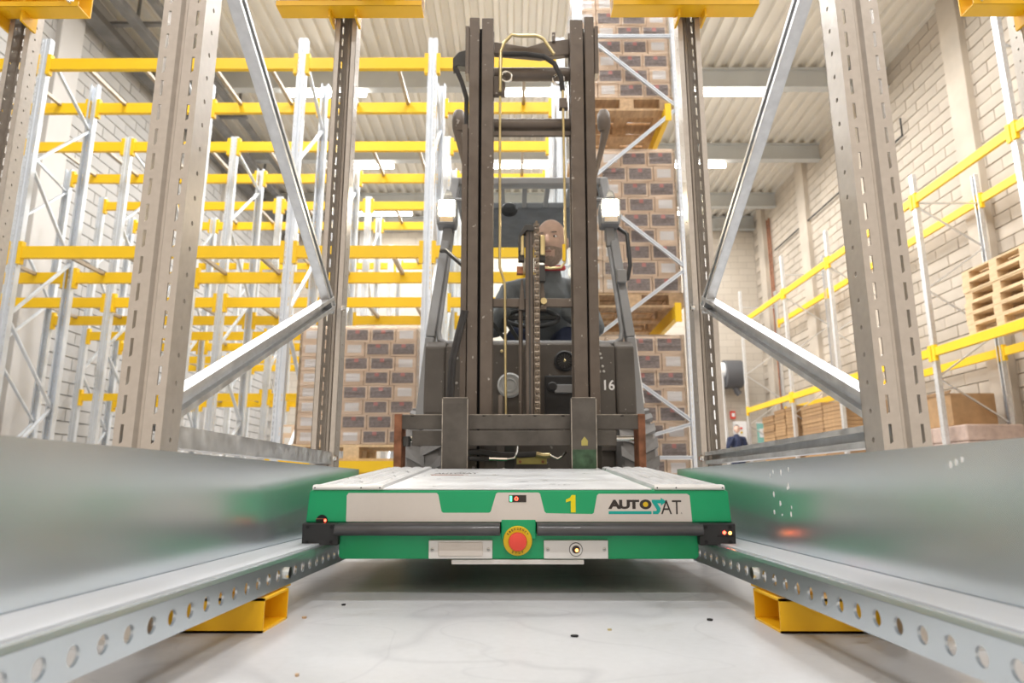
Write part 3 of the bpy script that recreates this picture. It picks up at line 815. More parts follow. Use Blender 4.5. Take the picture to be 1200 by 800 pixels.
# fork carriage
cr = K().box(-.470,.510,-.045,.0,.462,.519).build('carriage_bar', 'carriage', fl, bevel=.003)
mb = K()
for xx in (-.40,-.22,-.12,-.02,.08,.19,.30,.42): mb.box(xx-.006, xx+.006, -.046, .001, .512, .5205)
mb.build('carriage_notch', 'hole_dark', cr)
K().box(-.468,.508,-.0462,-.043,.5175,.5200).build('worn_edge', 'worn_steel', cr)
K().box(-.40,.398,-.045,.0,.398,.458).build('carriage_bar', 'carriage', fl, bevel=.003)
for a, b in ((-.470,-.440),(.482,.510)):
    K().box(a, b, -.050, .06, .20, .522).build('carriage_end', 'rust', fl, bevel=.003)
K().cyl((-.44,.03,.463-.04),(-.30,.03,.423),.012,12).build('side_shift_rod', 'chrome', fl, smooth=True)
K().cyl((.398,.0,.426),(.47,.0,.426),.011,12).build('side_shift_rod', 'chrome', fl, smooth=True)
K().box(-.438,-.415,-.03,.02,.395,.435).build('rod_clamp', 'dark_steel', fl, bevel=.003)
for k, (a, b) in enumerate(((-.279,-.179),(.217,.315))):
    prof = [(-.045,.115),(-.095,.115),(-.50,.122),(-1.02,.141),(-1.02,.153),(-.094,.153),(-.094,.560),(-.090,.583),(-.045,.583)]
    f = K().prism(prof, 0, a, b).build('fork', 'carriage', fl, bevel=.004)
    for xe in (a, b-.003): K().box(xe, xe+.003, -.0955, -.0935, .16, .578).build('worn_edge', 'worn_steel', f)
    K().box(a+.004, b-.004, -.0935, -.0905, .5815, .5838).build('worn_edge', 'worn_steel', f)
    # worn green paint on the lower shank where shuttles rub
    if k == 1:
        K().box(a+.004, b-.004, -.0956, -.0945, .30, .385).build('paint_mark', 'green_worn', f)
        K().prism([(a+.038,.400),(a+.062,.400),(a+.063,.418),(a+.050,.434),(a+.038,.418)], 1, -.0958, -.0945).build('paint_mark', 'yellow_green', f)
# hoses and a yellow bracket under the carriage
K().box(.008,.128,.02,.03,.325,.356).build('valve_plate', 'yellow_green', fl, bevel=.002)
for xx in (.022,.112): K().cyl((xx,.02,.335),(xx,.012,.335),.006,8).build('bolt', 'rust', fl)
K().tube([(-.18,-.02,.375),(-.12,0,.372),(-.05,0,.362),(.03,.01,.362),(.085,.01,.365)], .011, 8).build('hydraulic_hose', 'rubber', fl, smooth=True)
K().tube([(-.18,-.02,.35),(-.14,0,.347),(-.10,0,.347)], .009, 8).build('hydraulic_hose', 'rubber', fl, smooth=True)
K().tube([(-.11,0,.347),(-.05,0,.345),(-.03,0,.345)], .0085, 8).build('hose_fitting', 'chrome', fl, smooth=True)
K().tube([(-.03,0,.345),(0,0,.35),(.01,0,.375),(.012,0,.40)], .005, 8).build('hydraulic_pipe', 'chrome', fl, smooth=True)
K().tube([(.085,.0,.365),(.115,0,.358),(.14,0,.36)], .010, 8).build('hose_fitting', 'brass', fl, smooth=True)
K().tube([(.14,0,.36),(.17,0,.347),(.19,0,.358),(.205,0,.375)], .005, 8).build('hydraulic_pipe', 'chrome', fl, smooth=True)
K().box(-.12,-.07,.03,.07,.20,.40).build('lower_bracket', 'carriage', fl, bevel=.003)
K().box(.32,.35,.03,.07,.20,.40).build('lower_bracket', 'carriage', fl, bevel=.003)
K().box(-.04,.0,.05,.09,.20,.40).build('lower_bracket', 'dark_steel', fl, bevel=.003)
K().box(-.20,.36,.10,.24,.12,.22).build('mast_foot', 'dark_steel', fl, bevel=.003)

# chassis, cowl and counterweight
MB().prism([(3.24,.16),(3.24,.90),(3.28,.935),(3.45,.935),(3.52,.60),(4.05,.55),(4.15,1.0),(5.0,1.02),(5.35,.92),(5.42,.70),(5.38,.22),(5.2,.16)], 0, -.33, .48).build('chassis', 'truck_body', fl, bevel=.015)
for a, b in ((-.43,-.33),(.48,.575)):
    MB().prism([(3.62,.60),(3.22,.52),(3.20,.58),(3.22,.90),(3.27,.935),(3.5,.90),(3.62,.70)], 0, a, b).build('front_fender', 'truck_body', fl, bevel=.012)
MB().prism([(3.60,.22),(3.60,.60),(4.1,.60),(4.6,.85),(5.2,.9),(5.35,.7),(5.3,.3)], 0, -.44, .585).build('counterweight', 'truck_body', fl, bevel=.03)
MB().box(.36,.48,3.215,3.26,.40,.90).build('front_panel', 'truck_body', fl, bevel=.006)
MB().box(-.33,-.21,3.215,3.26,.40,.90).build('front_panel', 'truck_body', fl, bevel=.006)
mb = MB().box(-.12,.36,3.16,3.26,.30,.905); mb.build('instrument_cowl', 'truck_body', fl, bevel=.012)
def disc(c, prof, m, name, p=fl): return MB().lathe(prof, c, (0,-1,0), 24).build(name, m, p, smooth=True)
hl = disc((-.022,3.155,.70), [(.058,-.01),(.058,.012),(.050,.018),(.044,.012),(.034,.010),(.034,.016),(.028,.018),(.022,.008),(.012,.010),(0,.012)], 'beam_grey', 'horn_disc')
fn = disc((.235,3.155,.815), [(.05,-.01),(.05,.008),(.042,.014),(.034,.004),(0,.004)], 'black_plastic', 'speaker_grille')
for k in range(16):
    a = 2*PI*k/16
    MB().bar((.235+.008*math.cos(a),3.148,.815+.008*math.sin(a)), (.235+.036*math.cos(a),3.146,.815+.036*math.sin(a)), .003, .004, up=(0,1,0)).build('grille_rib', 'dark_steel', fn)
disc((.235,3.15,.815), [(.006,0),(.006,.006),(0,.008)], 'brass', 'grille_boss', fn)
fr_ = MB().box(.14,.285,3.135,3.17,.55,.745).build('valve_recess', 'black_plastic', fl, bevel=.008)
MB().box(.185,.28,3.12,3.14,.66,.70).build('valve_block', 'truck_grey', fr_, bevel=.004)
disc((.175,3.135,.69), [(.022,0),(.022,.015),(.016,.02),(0,.02)], 'black_plastic', 'valve_knob', fr_)
disc((.215,3.15,.575), [(.034,0),(.034,.012),(.026,.016),(.01,.008),(0,.008)], 'black_plastic', 'valve_knob', fr_)
disc((-.06,3.15,.86), [(.007,0),(.007,.006),(0,.008)], 'brass', 'bolt', fl)
text_mb('16', (.425,.475,.685,.735), lambda u,v,d: (u,3.214,v), .02).build('number', 'print_white', fl, label='white number 16')
for (xx, zz) in ((.41,.86),(.415,.84),(.42,.80),(.405,.775),(.425,.775),(-.275,.88),(-.275,.84),(-.275,.72)):
    MB().lathe([(.007,0),(.006,.004),(0,.005)], (xx,3.215,zz), (0,-1,0), 8).build('bolt', 'screw', fl)
# front axle and wheels
MB().cyl((-.30,3.40,.30),(.45,3.40,.30),.08,14).build('axle', 'dark_steel', fl)
for x0, x1 in ((-.505,-.325),(.475,.655)):
    xm = (x0+x1)/2
    tw = MB().lathe([(.12,0),(.16,-.002),(.25,0),(.285,.02),(.295,.05),(.295,.13),(.285,.16),(.25,.18),(.16,.182),(.12,.18)], (x0,3.40,.31), (1,0,0), 40).build('wheel', 'tyre', fl, smooth=True)
    mb = MB()
    for k in range(22):
        for s in (0, 1):
            a = 2*PI*(k+s*.5)/22; a2 = a + .16*(1 if s == 0 else 1)
            def pt(xx, aa, r): return (xx, 3.40+r*math.cos(aa), .31+r*math.sin(aa))
            xo, xi = (x0+.006, xm+.01) if s == 0 else (x1-.006, xm-.01)
            w_ = .075
            vs = []
            for r in (.285,.309):
                vs += [pt(xo,a-w_,r), pt(xo,a+w_,r), pt(xi,a2+w_,r), pt(xi,a2-w_,r)]
            mb.add(vs, [(0,3,2,1),(4,5,6,7),(0,1,5,4),(1,2,6,5),(2,3,7,6),(3,0,4,7)])
    mb.build('tread', 'tyre', tw)
    MB().lathe([(0,.03),(.06,.03),(.07,.05),(.15,.05),(.155,.02)] if x0 < 0 else [(0,.15),(.06,.15),(.07,.13),(.15,.13),(.155,.16)], (x0,3.40,.31), (1,0,0), 20).build('hub', 'dark_steel', tw, smooth=True)
for x0 in (-.40,.40):
    MB().lathe([(.10,0),(.20,0),(.23,.03),(.23,.12),(.20,.15),(.10,.15)], (x0,4.95,.235), (1,0,0), 28).build('wheel', 'rubber', fl, smooth=True)
# cab: pillars, window frame, overhead guard
def pil(name, pts, wd, dp, m):
    mb = MB()
    for p, q in zip(pts[:-1], pts[1:]): mb.bar(p, q, wd, dp, up=(0,1,0))
    return mb.build(name, m, fl, bevel=.006)
pil('pillar', [(-.445,3.24,.56),(-.415,3.30,.95),(-.345,3.46,1.66),(-.325,3.52,1.89)], .045, .07, 'truck_grey')
pil('pillar', [(.590,3.24,.56),(.570,3.30,.95),(.510,3.46,1.66),(.490,3.52,1.89)], .045, .07, 'truck_grey')
pil('pillar_trim', [(.616,3.26,.62),(.596,3.32,.95),(.540,3.46,1.55)], .006, .05, 'print_white')
MB().tube([(-.312,3.50,1.84),(-.325,3.45,1.64),(-.378,3.30,.99),(-.368,3.285,.945),(-.335,3.28,.925),(.49,3.28,.925),(.523,3.285,.945),(.533,3.30,.99),(.487,3.45,1.64),(.477,3.50,1.84)], .014, 8).build('window_frame', 'truck_grey', fl, smooth=True)
MB().add([(-.36,3.297,.95),(.52,3.297,.95),(.475,3.50,1.86),(-.31,3.50,1.86)], [(0,1,2,3)]).build('windscreen', 'glass', fl)
MB().prism([(3.50,1.865),(3.50,1.905),(3.56,1.925),(3.62,1.925),(3.62,1.89),(3.56,1.875)], 0, -.345, .51).build('guard_front', 'truck_grey', fl, bevel=.006)
MB().bar((-.325,3.56,1.91),(-.315,4.7,1.95),.05,.05).build('guard_side', 'truck_grey', fl, bevel=.006)
MB().bar((.490,3.56,1.91),(.480,4.7,1.95),.05,.05).build('guard_side', 'truck_grey', fl, bevel=.006)
for xx in (-.20,-.07,.06,.19,.32,.42):
    MB().bar((xx,3.58,1.91),(xx,4.0,1.925),.028,.03).build('guard_slat', 'truck_grey', fl, bevel=.003)
MB().prism([(3.93,1.90),(3.93,1.945),(4.72,1.975),(4.72,1.93)], 0, -.325, .49).build('guard_roof', 'jacket', fl, bevel=.01)
for xx in (-.315,.48):
    MB().bar((xx,4.68,1.95),(xx,4.78,.98),.05,.06,up=(0,1,0)).build('rear_pillar', 'truck_grey', fl, bevel=.006)
# seat and steering column
MB().box(-.06,.36,3.72,4.08,.80,.92).build('seat_cushion', 'seat', fl, bevel=.03)
MB().box(-.03,.34,3.98,4.09,.88,1.40).build('seat_back', 'seat', fl, bevel=.03)
MB().bar((.09,3.36,.90),(.09,3.46,1.08),.04,.04).build('steering_column', 'black_plastic', fl)
pts = []
for k in range(25):
    a = 2*PI*k/24; p = Vector((.14*math.cos(a), .14*math.sin(a), 0)); p.rotate(Euler((math.radians(32),0,0))); pts.append(p + Vector((.09,3.47,1.10)))
MB().tube(pts, .012, 8, cap=False).build('steering_wheel', 'black_plastic', fl, smooth=True)
MB().bar((-.05,3.47,1.10),(.23,3.47,1.10),.02,.02).build('steering_spoke', 'black_plastic', fl)
for a, b in (((-.12,3.33,1.05),(-.02,3.31,.92)), ((-.03,3.33,1.03),(.03,3.31,.93))):
    MB().bar(a, b, .018, .018).build('wiper_arm', 'black_plastic', fl)
# inner mirror
MB().lathe([(0,-.02),(.035,-.016),(.05,0),(.035,.016),(0,.02)], (-.03,3.70,1.80), (0,-1,.2), 18).build('inner_mirror', 'black_plastic', fl, smooth=True)
# headlamps
for x0, nm in ((-.352,-1),(.500,1)):
    h = MB().prism([(x0-.052,1.565),(x0+.045,1.565),(x0+.052,1.60),(x0+.050,1.705),(x0-.048,1.705),(x0-.056,1.66)], 1, 3.33, 3.43).build('headlamp', 'truck_grey', fl, bevel=.008)
    MB().box(x0-.038, x0+.038, 3.322, 3.331, 1.615, 1.698).build('lens', 'lamp_glow', h, bevel=.01)
    MB().box(x0-.036, x0+.036, 3.325, 3.331, 1.575, 1.608).build('reflector', 'reflector', h, bevel=.003)
    MB().prism([(x0-.03,1.70),(x0+.04,1.70),(x0+.02,1.76),(x0-.005,1.775)], 1, 3.36, 3.41).build('lamp_bracket', 'truck_grey', h, bevel=.004)
    MB().tube([(x0+.03*(-nm),3.38,1.72),(x0-.09*nm,3.42,1.735),(x0-.13*nm,3.5,1.80)], .012, 8).build('lamp_arm', 'truck_grey', h, smooth=True)
    MB().bar((x0,3.40,1.57),(x0+.005*nm,3.41,1.47),.045,.04,up=(0,1,0)).build('lamp_post', 'truck_grey', h, bevel=.004)
# mirrors on stalks
for x0, nm in ((-.292,-1),(.470,1)):
    m = MB().lathe([(0,-.062),(.024,-.058),(.034,-.04),(.036,0),(.032,.04),(.022,.056),(0,.06)], (x0,3.28,2.12), (0,0,1), 16).build('wing_mirror', 'mast', fl, smooth=True)
    MB().tube([(x0+.01*nm,3.28,2.08),(x0-.01*nm,3.30,1.98),(x0-.05*nm,3.40,1.82),(x0-.02*nm,3.50,1.80)], [.024,.016,.012,.012], 10).build('mirror_stalk', 'mast', m, smooth=True)
# grab handles
MB().tube([(.545,3.42,1.58),(.585,3.36,1.52),(.590,3.33,1.34),(.575,3.33,1.27),(.540,3.33,1.25)], .011, 8).build('grab_handle', 'black_plastic', fl, smooth=True)
MB().box(.515,.565,3.29,3.33,1.24,1.31).build('handle_clamp', 'truck_grey', fl, bevel=.006)
MB().tube([(-.375,3.33,1.42),(-.345,3.27,1.40),(-.25,3.22,1.30)], .011, 8).build('grab_handle', 'black_plastic', fl, smooth=True)

# ------------------------------------------------------------------ storage racks across the aisle (left block)
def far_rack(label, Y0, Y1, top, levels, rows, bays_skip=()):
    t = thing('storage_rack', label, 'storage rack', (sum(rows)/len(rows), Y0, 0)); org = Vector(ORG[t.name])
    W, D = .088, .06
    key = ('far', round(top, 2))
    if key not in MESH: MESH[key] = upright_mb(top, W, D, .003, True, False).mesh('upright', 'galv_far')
    for x in rows:
        inst('upright', MESH[key], t, Vector((x-W/2, Y0, 0)) - org)
        inst('upright', MESH[key], t, Vector((x+W/2, Y1, 0)) - org, (0,0,PI))
        z = .25; k = 0; zs = []
        while z < top - .3:
            z2 = min(z + .75, top-.12)
            a, b = (Y0+.05, Y1-.05) if k % 2 == 0 else (Y1-.05, Y0+.05)
            MB().bar((x, a, z), (x, b, z2), .022, .032, up=(1,0,0)).build('brace', 'galv_far', t)
            z = z2 + .02; k += 1
    for (z, h, fr, rr) in levels:
        for x0, x1 in zip(rows[:-1], rows[1:]):
            a, b = x0+W/2, x1-W/2
            for yy, on in ((Y0-.005, fr), (Y1-.045, rr)):
                if not on: continue
                o = MB().box(a, b, yy, yy+.05, z-h/2, z+h/2).build('beam', 'yellow_far', t)
                for xe, s in ((a, 1), (b, -1)):
                    MB().box(*sorted((xe-.004*s, xe+.035*s)), yy-.006, yy+.045, z-.115, z+.105).build('connector', 'yellow_far', o)
            for f in (.28, .72):
                xx = x0 + (x1-x0)*f
                if fr and rr: MB().box(xx-.018, xx+.018, Y0+.045, Y1-.045, z+h/2-.035, z+h/2).build('support_bar', 'rod_brown', t)
    return t
MESH = {}
rows = [-6.03, -4.73, -3.43, -2.13, -.82, .46]
far_rack('galvanised rack with yellow beams, the front one across the aisle', 6.12, 6.98, 4.66, [(4.375,.12,True,True),(2.395,.115,True,True),(.40,.10,True,True)], rows)
far_rack('galvanised rack with yellow beams, second one back across the aisle', 7.67, 8.60, 4.42, [(4.29,.12,True,True),(2.32,.115,True,True),(.40,.10,True,False)], rows)
far_rack('galvanised rack with yellow beams, third one back across the aisle', 9.32, 10.15, 4.36, [(4.22,.12,True,True),(2.28,.115,True,True),(1.42,.10,True,True),(.40,.10,True,False)], rows[:-1])
far_rack('galvanised rack with yellow beams, hindmost one near the end wall', 11.2, 12.05, 4.30, [(4.18,.12,True,True),(2.28,.115,True,True),(.40,.10,True,False)], rows[:-1])

# ------------------------------------------------------------------ pallets and cartons
def pallet_parts(L, Wd, axis, m):
    """EUR-type pallet: deck boards along the length L; returns list of (name, mesh, offsets)"""
    def bx(a, b, c, nm):
        key = (nm, round(a,3), round(b,3), round(c,3), axis, m)
        if key not in MESH:
            if axis == 'x': MESH[key] = MB().box(0,a,0,b,0,c).mesh(nm, m)
            else: MESH[key] = MB().box(0,b,0,a,0,c).mesh(nm, m)
        return MESH[key]
    out = []
    def put(nm, me, u, v, z): out.append((nm, me, (u, v, z) if axis == 'x' else (v, u, z)))
    bw = Wd*.17; g = (Wd-5*bw)/4
    for k in range(5): put('deck_board', bx(L, bw, .022, 'deck_board'), 0, k*(bw+g), .122)
    for u in (0, L/2-.07, L-.14): put('stringer', bx(.14, Wd, .022, 'stringer'), u, 0, .100)
    for u in (0, L/2-.07, L-.14):
        for v in (0, Wd/2-.07, Wd-.14): put('block', bx(.14, .14, .078, 'block'), u, v, .022)
    for v in (0, Wd/2-.07, Wd-.14): put('base_board', bx(L, .14, .022, 'base_board'), 0, v, 0)
    return out
def pallet(x, y, z, L, Wd, axis, m, label, group=None):
    t = thing('pallet', label, 'pallet', (x, y, z), group)
    for nm, me, o in pallet_parts(L, Wd, axis, m): inst(nm, me, t, o)
    return t
def carton_meshes(w, h, d):
    key = ('carton', w, h, d)
    if key in MESH: return MESH[key]
    e = .003
    b = MB().prism([(e,0),(w-e,0),(w-e,h-e),(w-e-.004,h-e+.001),(e+.004,h-e+.001),(e,h-e)], 1, 0, d).mesh('carton', 'carton')
    dk = MB().box(.022, w-.022, -.0012, .002, h*.14, h*.86).mesh('dark_print', 'print_dark')
    rd = MB().box(w*.5-.02, w*.5+.02, -.0018, -.0008, h*.60, h*.84).mesh('red_print', 'print_red')
    wt = MB().box(w*.17, w*.83, -.0014, .002, h*.24, h*.80).mesh('white_label', 'print_white')
    MESH[key] = (b, dk, rd, wt); return MESH[key]
def stack(x_right, y, z0, rows_n, h, wD, wW, types, group, lab):
    k = 0
    for r in range(rows_n):
        x = x_right
        for ci, c in enumerate(types[r % 2]):
            wd = wD if c == 'D' else wW
            x -= wd
            b, dk, rd, wt = carton_meshes(wd, h, .38)
            ob = bpy.data.objects.new('carton', b); C.objects.link(ob); ob.location = (x, y + random.uniform(-.006,.006), z0 + r*h)
            tag(ob, '%s carton, %s row up, %s from the right, %s' % ('dark-printed' if c == 'D' else 'white-labelled', ORD[r], ORD[ci], lab), 'carton', group)
            if c == 'D': inst('dark_print', dk, ob); inst('red_print', rd, ob)
            else: inst('white_label', wt, ob)
            k += 1
    xl = x
    return xl
def wrap(x0, x1, y0, y1, z0, z1, label):
    mb = MB(); nz = 14; nx = 10
    vs = []; fs = []
    # wavy film on front and both sides plus top
    def ring(z):
        pts = []
        for i in range(nx+1): pts.append((x0+(x1-x0)*i/nx, y0 - random.uniform(0,.008), z))
        for i in range(1, 5): pts.append((x1 + random.uniform(0,.008), y0+(y1-y0)*i/4, z))
        return [(x0 - random.uniform(0,.008), y1, z)] + pts
    n = None
    for k in range(nz+1):
        r = ring(z0+(z1-z0)*k/nz); n = len(r); vs += r
    for k in range(nz):
        for i in range(n-1): fs.append((k*n+i, k*n+i+1, (k+1)*n+i+1, (k+1)*n+i))
    fs.append(tuple(nz*n+i for i in range(n)))
    me = MB().add(vs, fs)
    o = me.build('stretch_wrap', 'wrap', loc=((x0+x1)/2, y0, z0), smooth=True)
    return tag(o, label, 'plastic film')
ORD = ['first','second','third','fourth','fifth','sixth','seventh','eighth','ninth','tenth']
T1 = ['DDWWW', 'WDDWW']
# left lane stack on the rack's lowest beams
pallet(-2.02, 6.16, .452, 1.12, .80, 'x', 'wood', 'wooden pallet under the carton stack left of the forklift')
xl = stack(-.905, 6.18, .598, 8, .134, .238, .195, T1, 'cartons on the pallet left of the forklift',
      'stack left of forklift')
wrap(xl-.012, -.895, 6.162, 6.60, .602, 1.685, 'clear stretch film around the carton stack left of the forklift')
# a further stack two lanes left, deeper in the rack
pallet(-3.30, 9.36, .452, 1.10, .80, 'x', 'wood', 'wooden pallet deep in the left racks, seen below the diagonal brace')
stack(-2.24, 9.38, .598, 3, .15, .26, .21, ['DDDW','DDWW'], 'cartons deep in the left racks',
      'deep in the left racks')

# right rack behind the truck: beams run away from the camera
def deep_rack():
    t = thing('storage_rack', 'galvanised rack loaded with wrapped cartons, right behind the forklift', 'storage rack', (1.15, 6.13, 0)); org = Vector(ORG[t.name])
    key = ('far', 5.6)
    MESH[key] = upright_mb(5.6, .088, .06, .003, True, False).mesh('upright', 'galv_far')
    for yy in (6.13, 8.85):
        inst('upright', MESH[key], t, Vector((1.585, yy, 0)) - org)
        inst('upright', MESH[key], t, Vector((.60, yy, 0)) - org)
        pass
        segs = [((.67,.52),(1.60,.78)), ((1.60,.80),(.67,1.50)), ((.67,1.52),(1.60,2.22)), ((1.60,2.26),(.67,3.05)), ((.67,3.08),(1.60,3.88)), ((1.60,3.92),(.67,4.76)), ((.67,4.70),(1.60,4.70)), ((.67,.48),(1.60,.48))]
        for a, b in segs:
            channel(MB(), (a[0], yy+.03, a[1]), (b[0], yy+.03, b[1]), .032, .024, (0,-1,0)).build('brace', 'galv_far', t)
    for z in (1.82, 3.86):
        for xx in (.72, 1.52):
            o = MB().box(xx-.025, xx+.025, 6.15, 8.84, z-.06, z+.06).build('beam', 'yellow_far', t)
            MB().box(xx-.03, xx+.03, 6.145, 6.16, z-.10, z+.08).build('connector', 'yellow_far', o)
    return t
deep_rack()
for z0, n_, h, nm in ((0.0, 9, .162, 'on the floor'), (1.88, 9, .162, 'on the middle level'), (3.92, 9, .165, 'on the top level')):
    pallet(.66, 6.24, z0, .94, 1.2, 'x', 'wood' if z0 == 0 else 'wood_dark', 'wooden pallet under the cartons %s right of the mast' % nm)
    g = 'cartons %s of the rack right of the mast' % nm
    xl = stack(1.575, 6.25, z0+.146, n_, h, .262, .205, ['DDWW','WDDW'], g,
          '%s right of mast' % nm)
    # second layer of plain cartons behind, hidden from the front but giving the load its depth
    wrap(xl-.012, 1.583, 6.232, 7.30, z0+.15, z0+.146+n_*h+.01, 'clear stretch film around the cartons %s right of the mast' % nm)
if True:
    # pallets behind the first ones, seen from below
    for z0, nm in ((1.88, 'middle'), (3.92, 'top')):
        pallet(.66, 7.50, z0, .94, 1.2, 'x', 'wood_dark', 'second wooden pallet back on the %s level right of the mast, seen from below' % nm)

# ------------------------------------------------------------------ rack along the right wall
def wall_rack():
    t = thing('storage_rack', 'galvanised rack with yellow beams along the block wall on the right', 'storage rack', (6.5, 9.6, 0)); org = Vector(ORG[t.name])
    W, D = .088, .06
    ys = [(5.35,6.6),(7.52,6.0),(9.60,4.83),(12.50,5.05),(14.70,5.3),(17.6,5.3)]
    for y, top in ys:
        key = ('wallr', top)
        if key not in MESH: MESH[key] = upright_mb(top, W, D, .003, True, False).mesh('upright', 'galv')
        # webs face the lane (-x) and the wall
        inst('upright', MESH[key], t, Vector((6.0, y+W, 0)) - org, (0,0,-PI/2))
        inst('upright', MESH[key], t, Vector((7.0, y, 0)) - org, (0,0,PI/2))
        z = .45; k = 0
        while z < top-.5:
            z2 = z+.62
            a, b = ((6.05, z), (6.95, z2)) if k % 2 == 0 else ((6.95, z), (6.05, z2))
            MB().bar((a[0], y+W/2, a[1]), (b[0], y+W/2, b[1]), .02, .028, up=(0,1,0)).build('brace', 'galv', t)
            z = z2+.03; k += 1
        MB().bar((6.05, y+W/2, top-.45), (6.95, y+W/2, top-.45), .02, .028, up=(0,1,0)).build('brace', 'galv', t)
    for (y0, _), (y1, _) in zip(ys[:-1], ys[1:]):
        for z in (2.10, 4.42):
            for xx in (5.985, 6.965):
                o = MB().box(xx, xx+.05, y0+W, y1, z-.06, z+.06).build('beam', 'yellow_far', t)
                for ye, s in ((y0+W, 1), (y1, -1)):
                    MB().box(xx-.008, xx+.045, *sorted((ye-.03*s, ye+.035*s)), z-.13, z+.10).build('connector', 'yellow_far', o)
    return t
wall_rack()
names = ['lowest', 'second', 'third', 'fourth', 'fifth', 'topmost']
for k in range(6):
    pallet(6.03+random.uniform(-.01,.01), 7.66+random.uniform(-.015,.015), 2.162+k*.146, 1.2, .84, 'y', 'wood', '%s empty wooden pallet of the stack on the right wall rack' % names[k], 'empty pallets on the wall rack')
# cardboard blanks
def blanks(y, L, h, label):
    x0, wd = 6.12, .78
    t = thing('cardboard_stack', label, 'cardboard', (x0+wd/2, y+L/2, 0), 'stacks of flat cardboard on the floor')
    org = Vector(ORG[t.name])
    bh = .075; n_ = int((h-.13)/bh)
    me = MB().box(0, wd, 0, L, 0, bh-.006).mesh('bundle', random.choice(['kraft','kraft']))
    me2 = MB().box(0, wd, 0, L, 0, bh-.006).mesh('bundle', 'kraft_dark')
    mb = MB()
    for v in (0, L/2-.05, L-.1): mb.box(x0, x0+wd, y+v, y+v+.1, 0, .10)
    mb.box(x0, x0+wd, y, y+L, .10, .128)
    mb.build('pallet_base', 'wood', t)
    for k in range(n_):
        inst('bundle', me if random.random() < .7 else me2, t, Vector((x0+random.uniform(-.012,.012), y+random.uniform(-.012,.012), .13+k*bh)) - org)
blanks(12.62, .95, 1.78, 'tall stack of flat brown cardboard nearest the camera in the wall rack')
blanks(13.62, .98, 1.88, 'stack of flat brown cardboard, second from the camera in the wall rack')
blanks(14.82, .62, 2.00, 'narrow tall stack of flat brown cardboard in the middle of the row')
blanks(15.50, .62, 1.98, 'narrow stack of flat brown cardboard, second from the far end')
blanks(16.20, .72, 1.90, 'stack of flat brown cardboard at the far end of the row')
# wrapped load and open carton
t = thing('wrapped_load', 'pinkish-brown film-wrapped pallet load behind the rack upright on the right', 'pallet load', (6.55, 10.0, 0))
pal = MB()
for v in (0,.55,1.1): pal.box(6.12,6.95,9.32+v,9.44+v,0,.10)
pal.box(6.12,6.95,9.32,10.55,.10,.13); pal.build('pallet_base', 'wood', t)
for k in range(4):
    for j in range(3):
        MB().box(6.14,6.93,9.35+j*.395,9.735+j*.395,.135+k*.23,.36+k*.23).build('sack', 'pink_wrap', t, bevel=.02)
t = thing('open_carton', 'large plain brown cardboard box standing on the wrapped load', 'box', (6.5, 10.05, 1.06))
MB().box(6.22,6.85,9.72,10.45,1.062,1.52).build('box_body', 'kraft', t, bevel=.004)
MB().prism([(9.72,1.518),(10.45,1.518),(10.50,1.56),(9.66,1.56)], 0, 6.20, 6.21).build('flap', 'kraft_dark', t)
MB().add([(6.22,10.45,1.52),(6.85,10.45,1.52),(6.88,10.62,1.57),(6.19,10.62,1.57)], [(0,1,2,3)]).build('flap', 'kraft', t)

# ------------------------------------------------------------------ things by the end wall
t = thing('air_heater', 'dark round fan heater on a white duct by the end wall', 'heater', (5.9, 19.3, 0))
MB().cyl((5.95,19.2,3.30),(6.42,19.2,3.30),.40,24).build('drum', 'fan_dark', t, smooth=True)
MB().cyl((5.62,19.2,3.42),(5.97,19.2,3.42),.22,18).build('collar', 'print_white', t, smooth=True)
MB().tube([(5.80,19.2,3.42),(5.76,19.2,2.8),(5.80,19.2,1.5),(5.80,19.2,0)], .17, 16).build('duct', 'print_white', t, smooth=True)
MB().tube([(6.25,19.2,2.95),(6.30,19.2,2.80),(6.36,19.2,2.74)], .09, 10).build('motor', 'fan_dark', t, smooth=True)
MB().box(6.0,6.15,19.4,19.695,2.95,3.2).build('wall_bracket', 'fan_dark', t)
t = thing('control_cabinet', 'white electrical cabinet with red buttons beside the far worker', 'cabinet', (6.42, 19.6, 0))
MB().box(6.26,6.60,19.50,19.70,0.9,2.0).build('cabinet_body', 'print_white', t, bevel=.01)
for zz, m in ((1.80,'estop_red'),(1.68,'estop_yellow'),(1.50,'estop_red')):
    MB().lathe([(.03,0),(.03,.03),(0,.04)], (6.43,19.50,zz), (0,-1,0), 12).build('button', m, t)
t = thing('alarm_box', 'small red alarm box on the end wall above the worker', 'alarm', (6.1, 19.65, 2.1))
MB().box(6.20,6.34,19.62,19.70,2.08,2.30).build('alarm_body', 'estop_red', t, bevel=.01)
MB().box(6.23,6.31,19.60,19.62,2.14,2.24).build('alarm_face', 'print_white', t)
t = thing('notice_board', 'pale green notice board on the end wall beside the cabinet', 'notice board', (7.0, 19.65, 1.4))
MB().box(6.95,7.20,19.66,19.70,1.35,1.95).build('board', 'teal_sign', t)
MB().box(6.92,7.22,19.64,19.70,1.32,1.35).build('frame', 'print_white', t)
MB().box(6.92,7.22,19.64,19.70,1.95,1.98).build('frame', 'print_white', t)
MB().box(7.00,7.14,19.645,19.66,1.55,1.80).build('sheet', 'print_white', t)
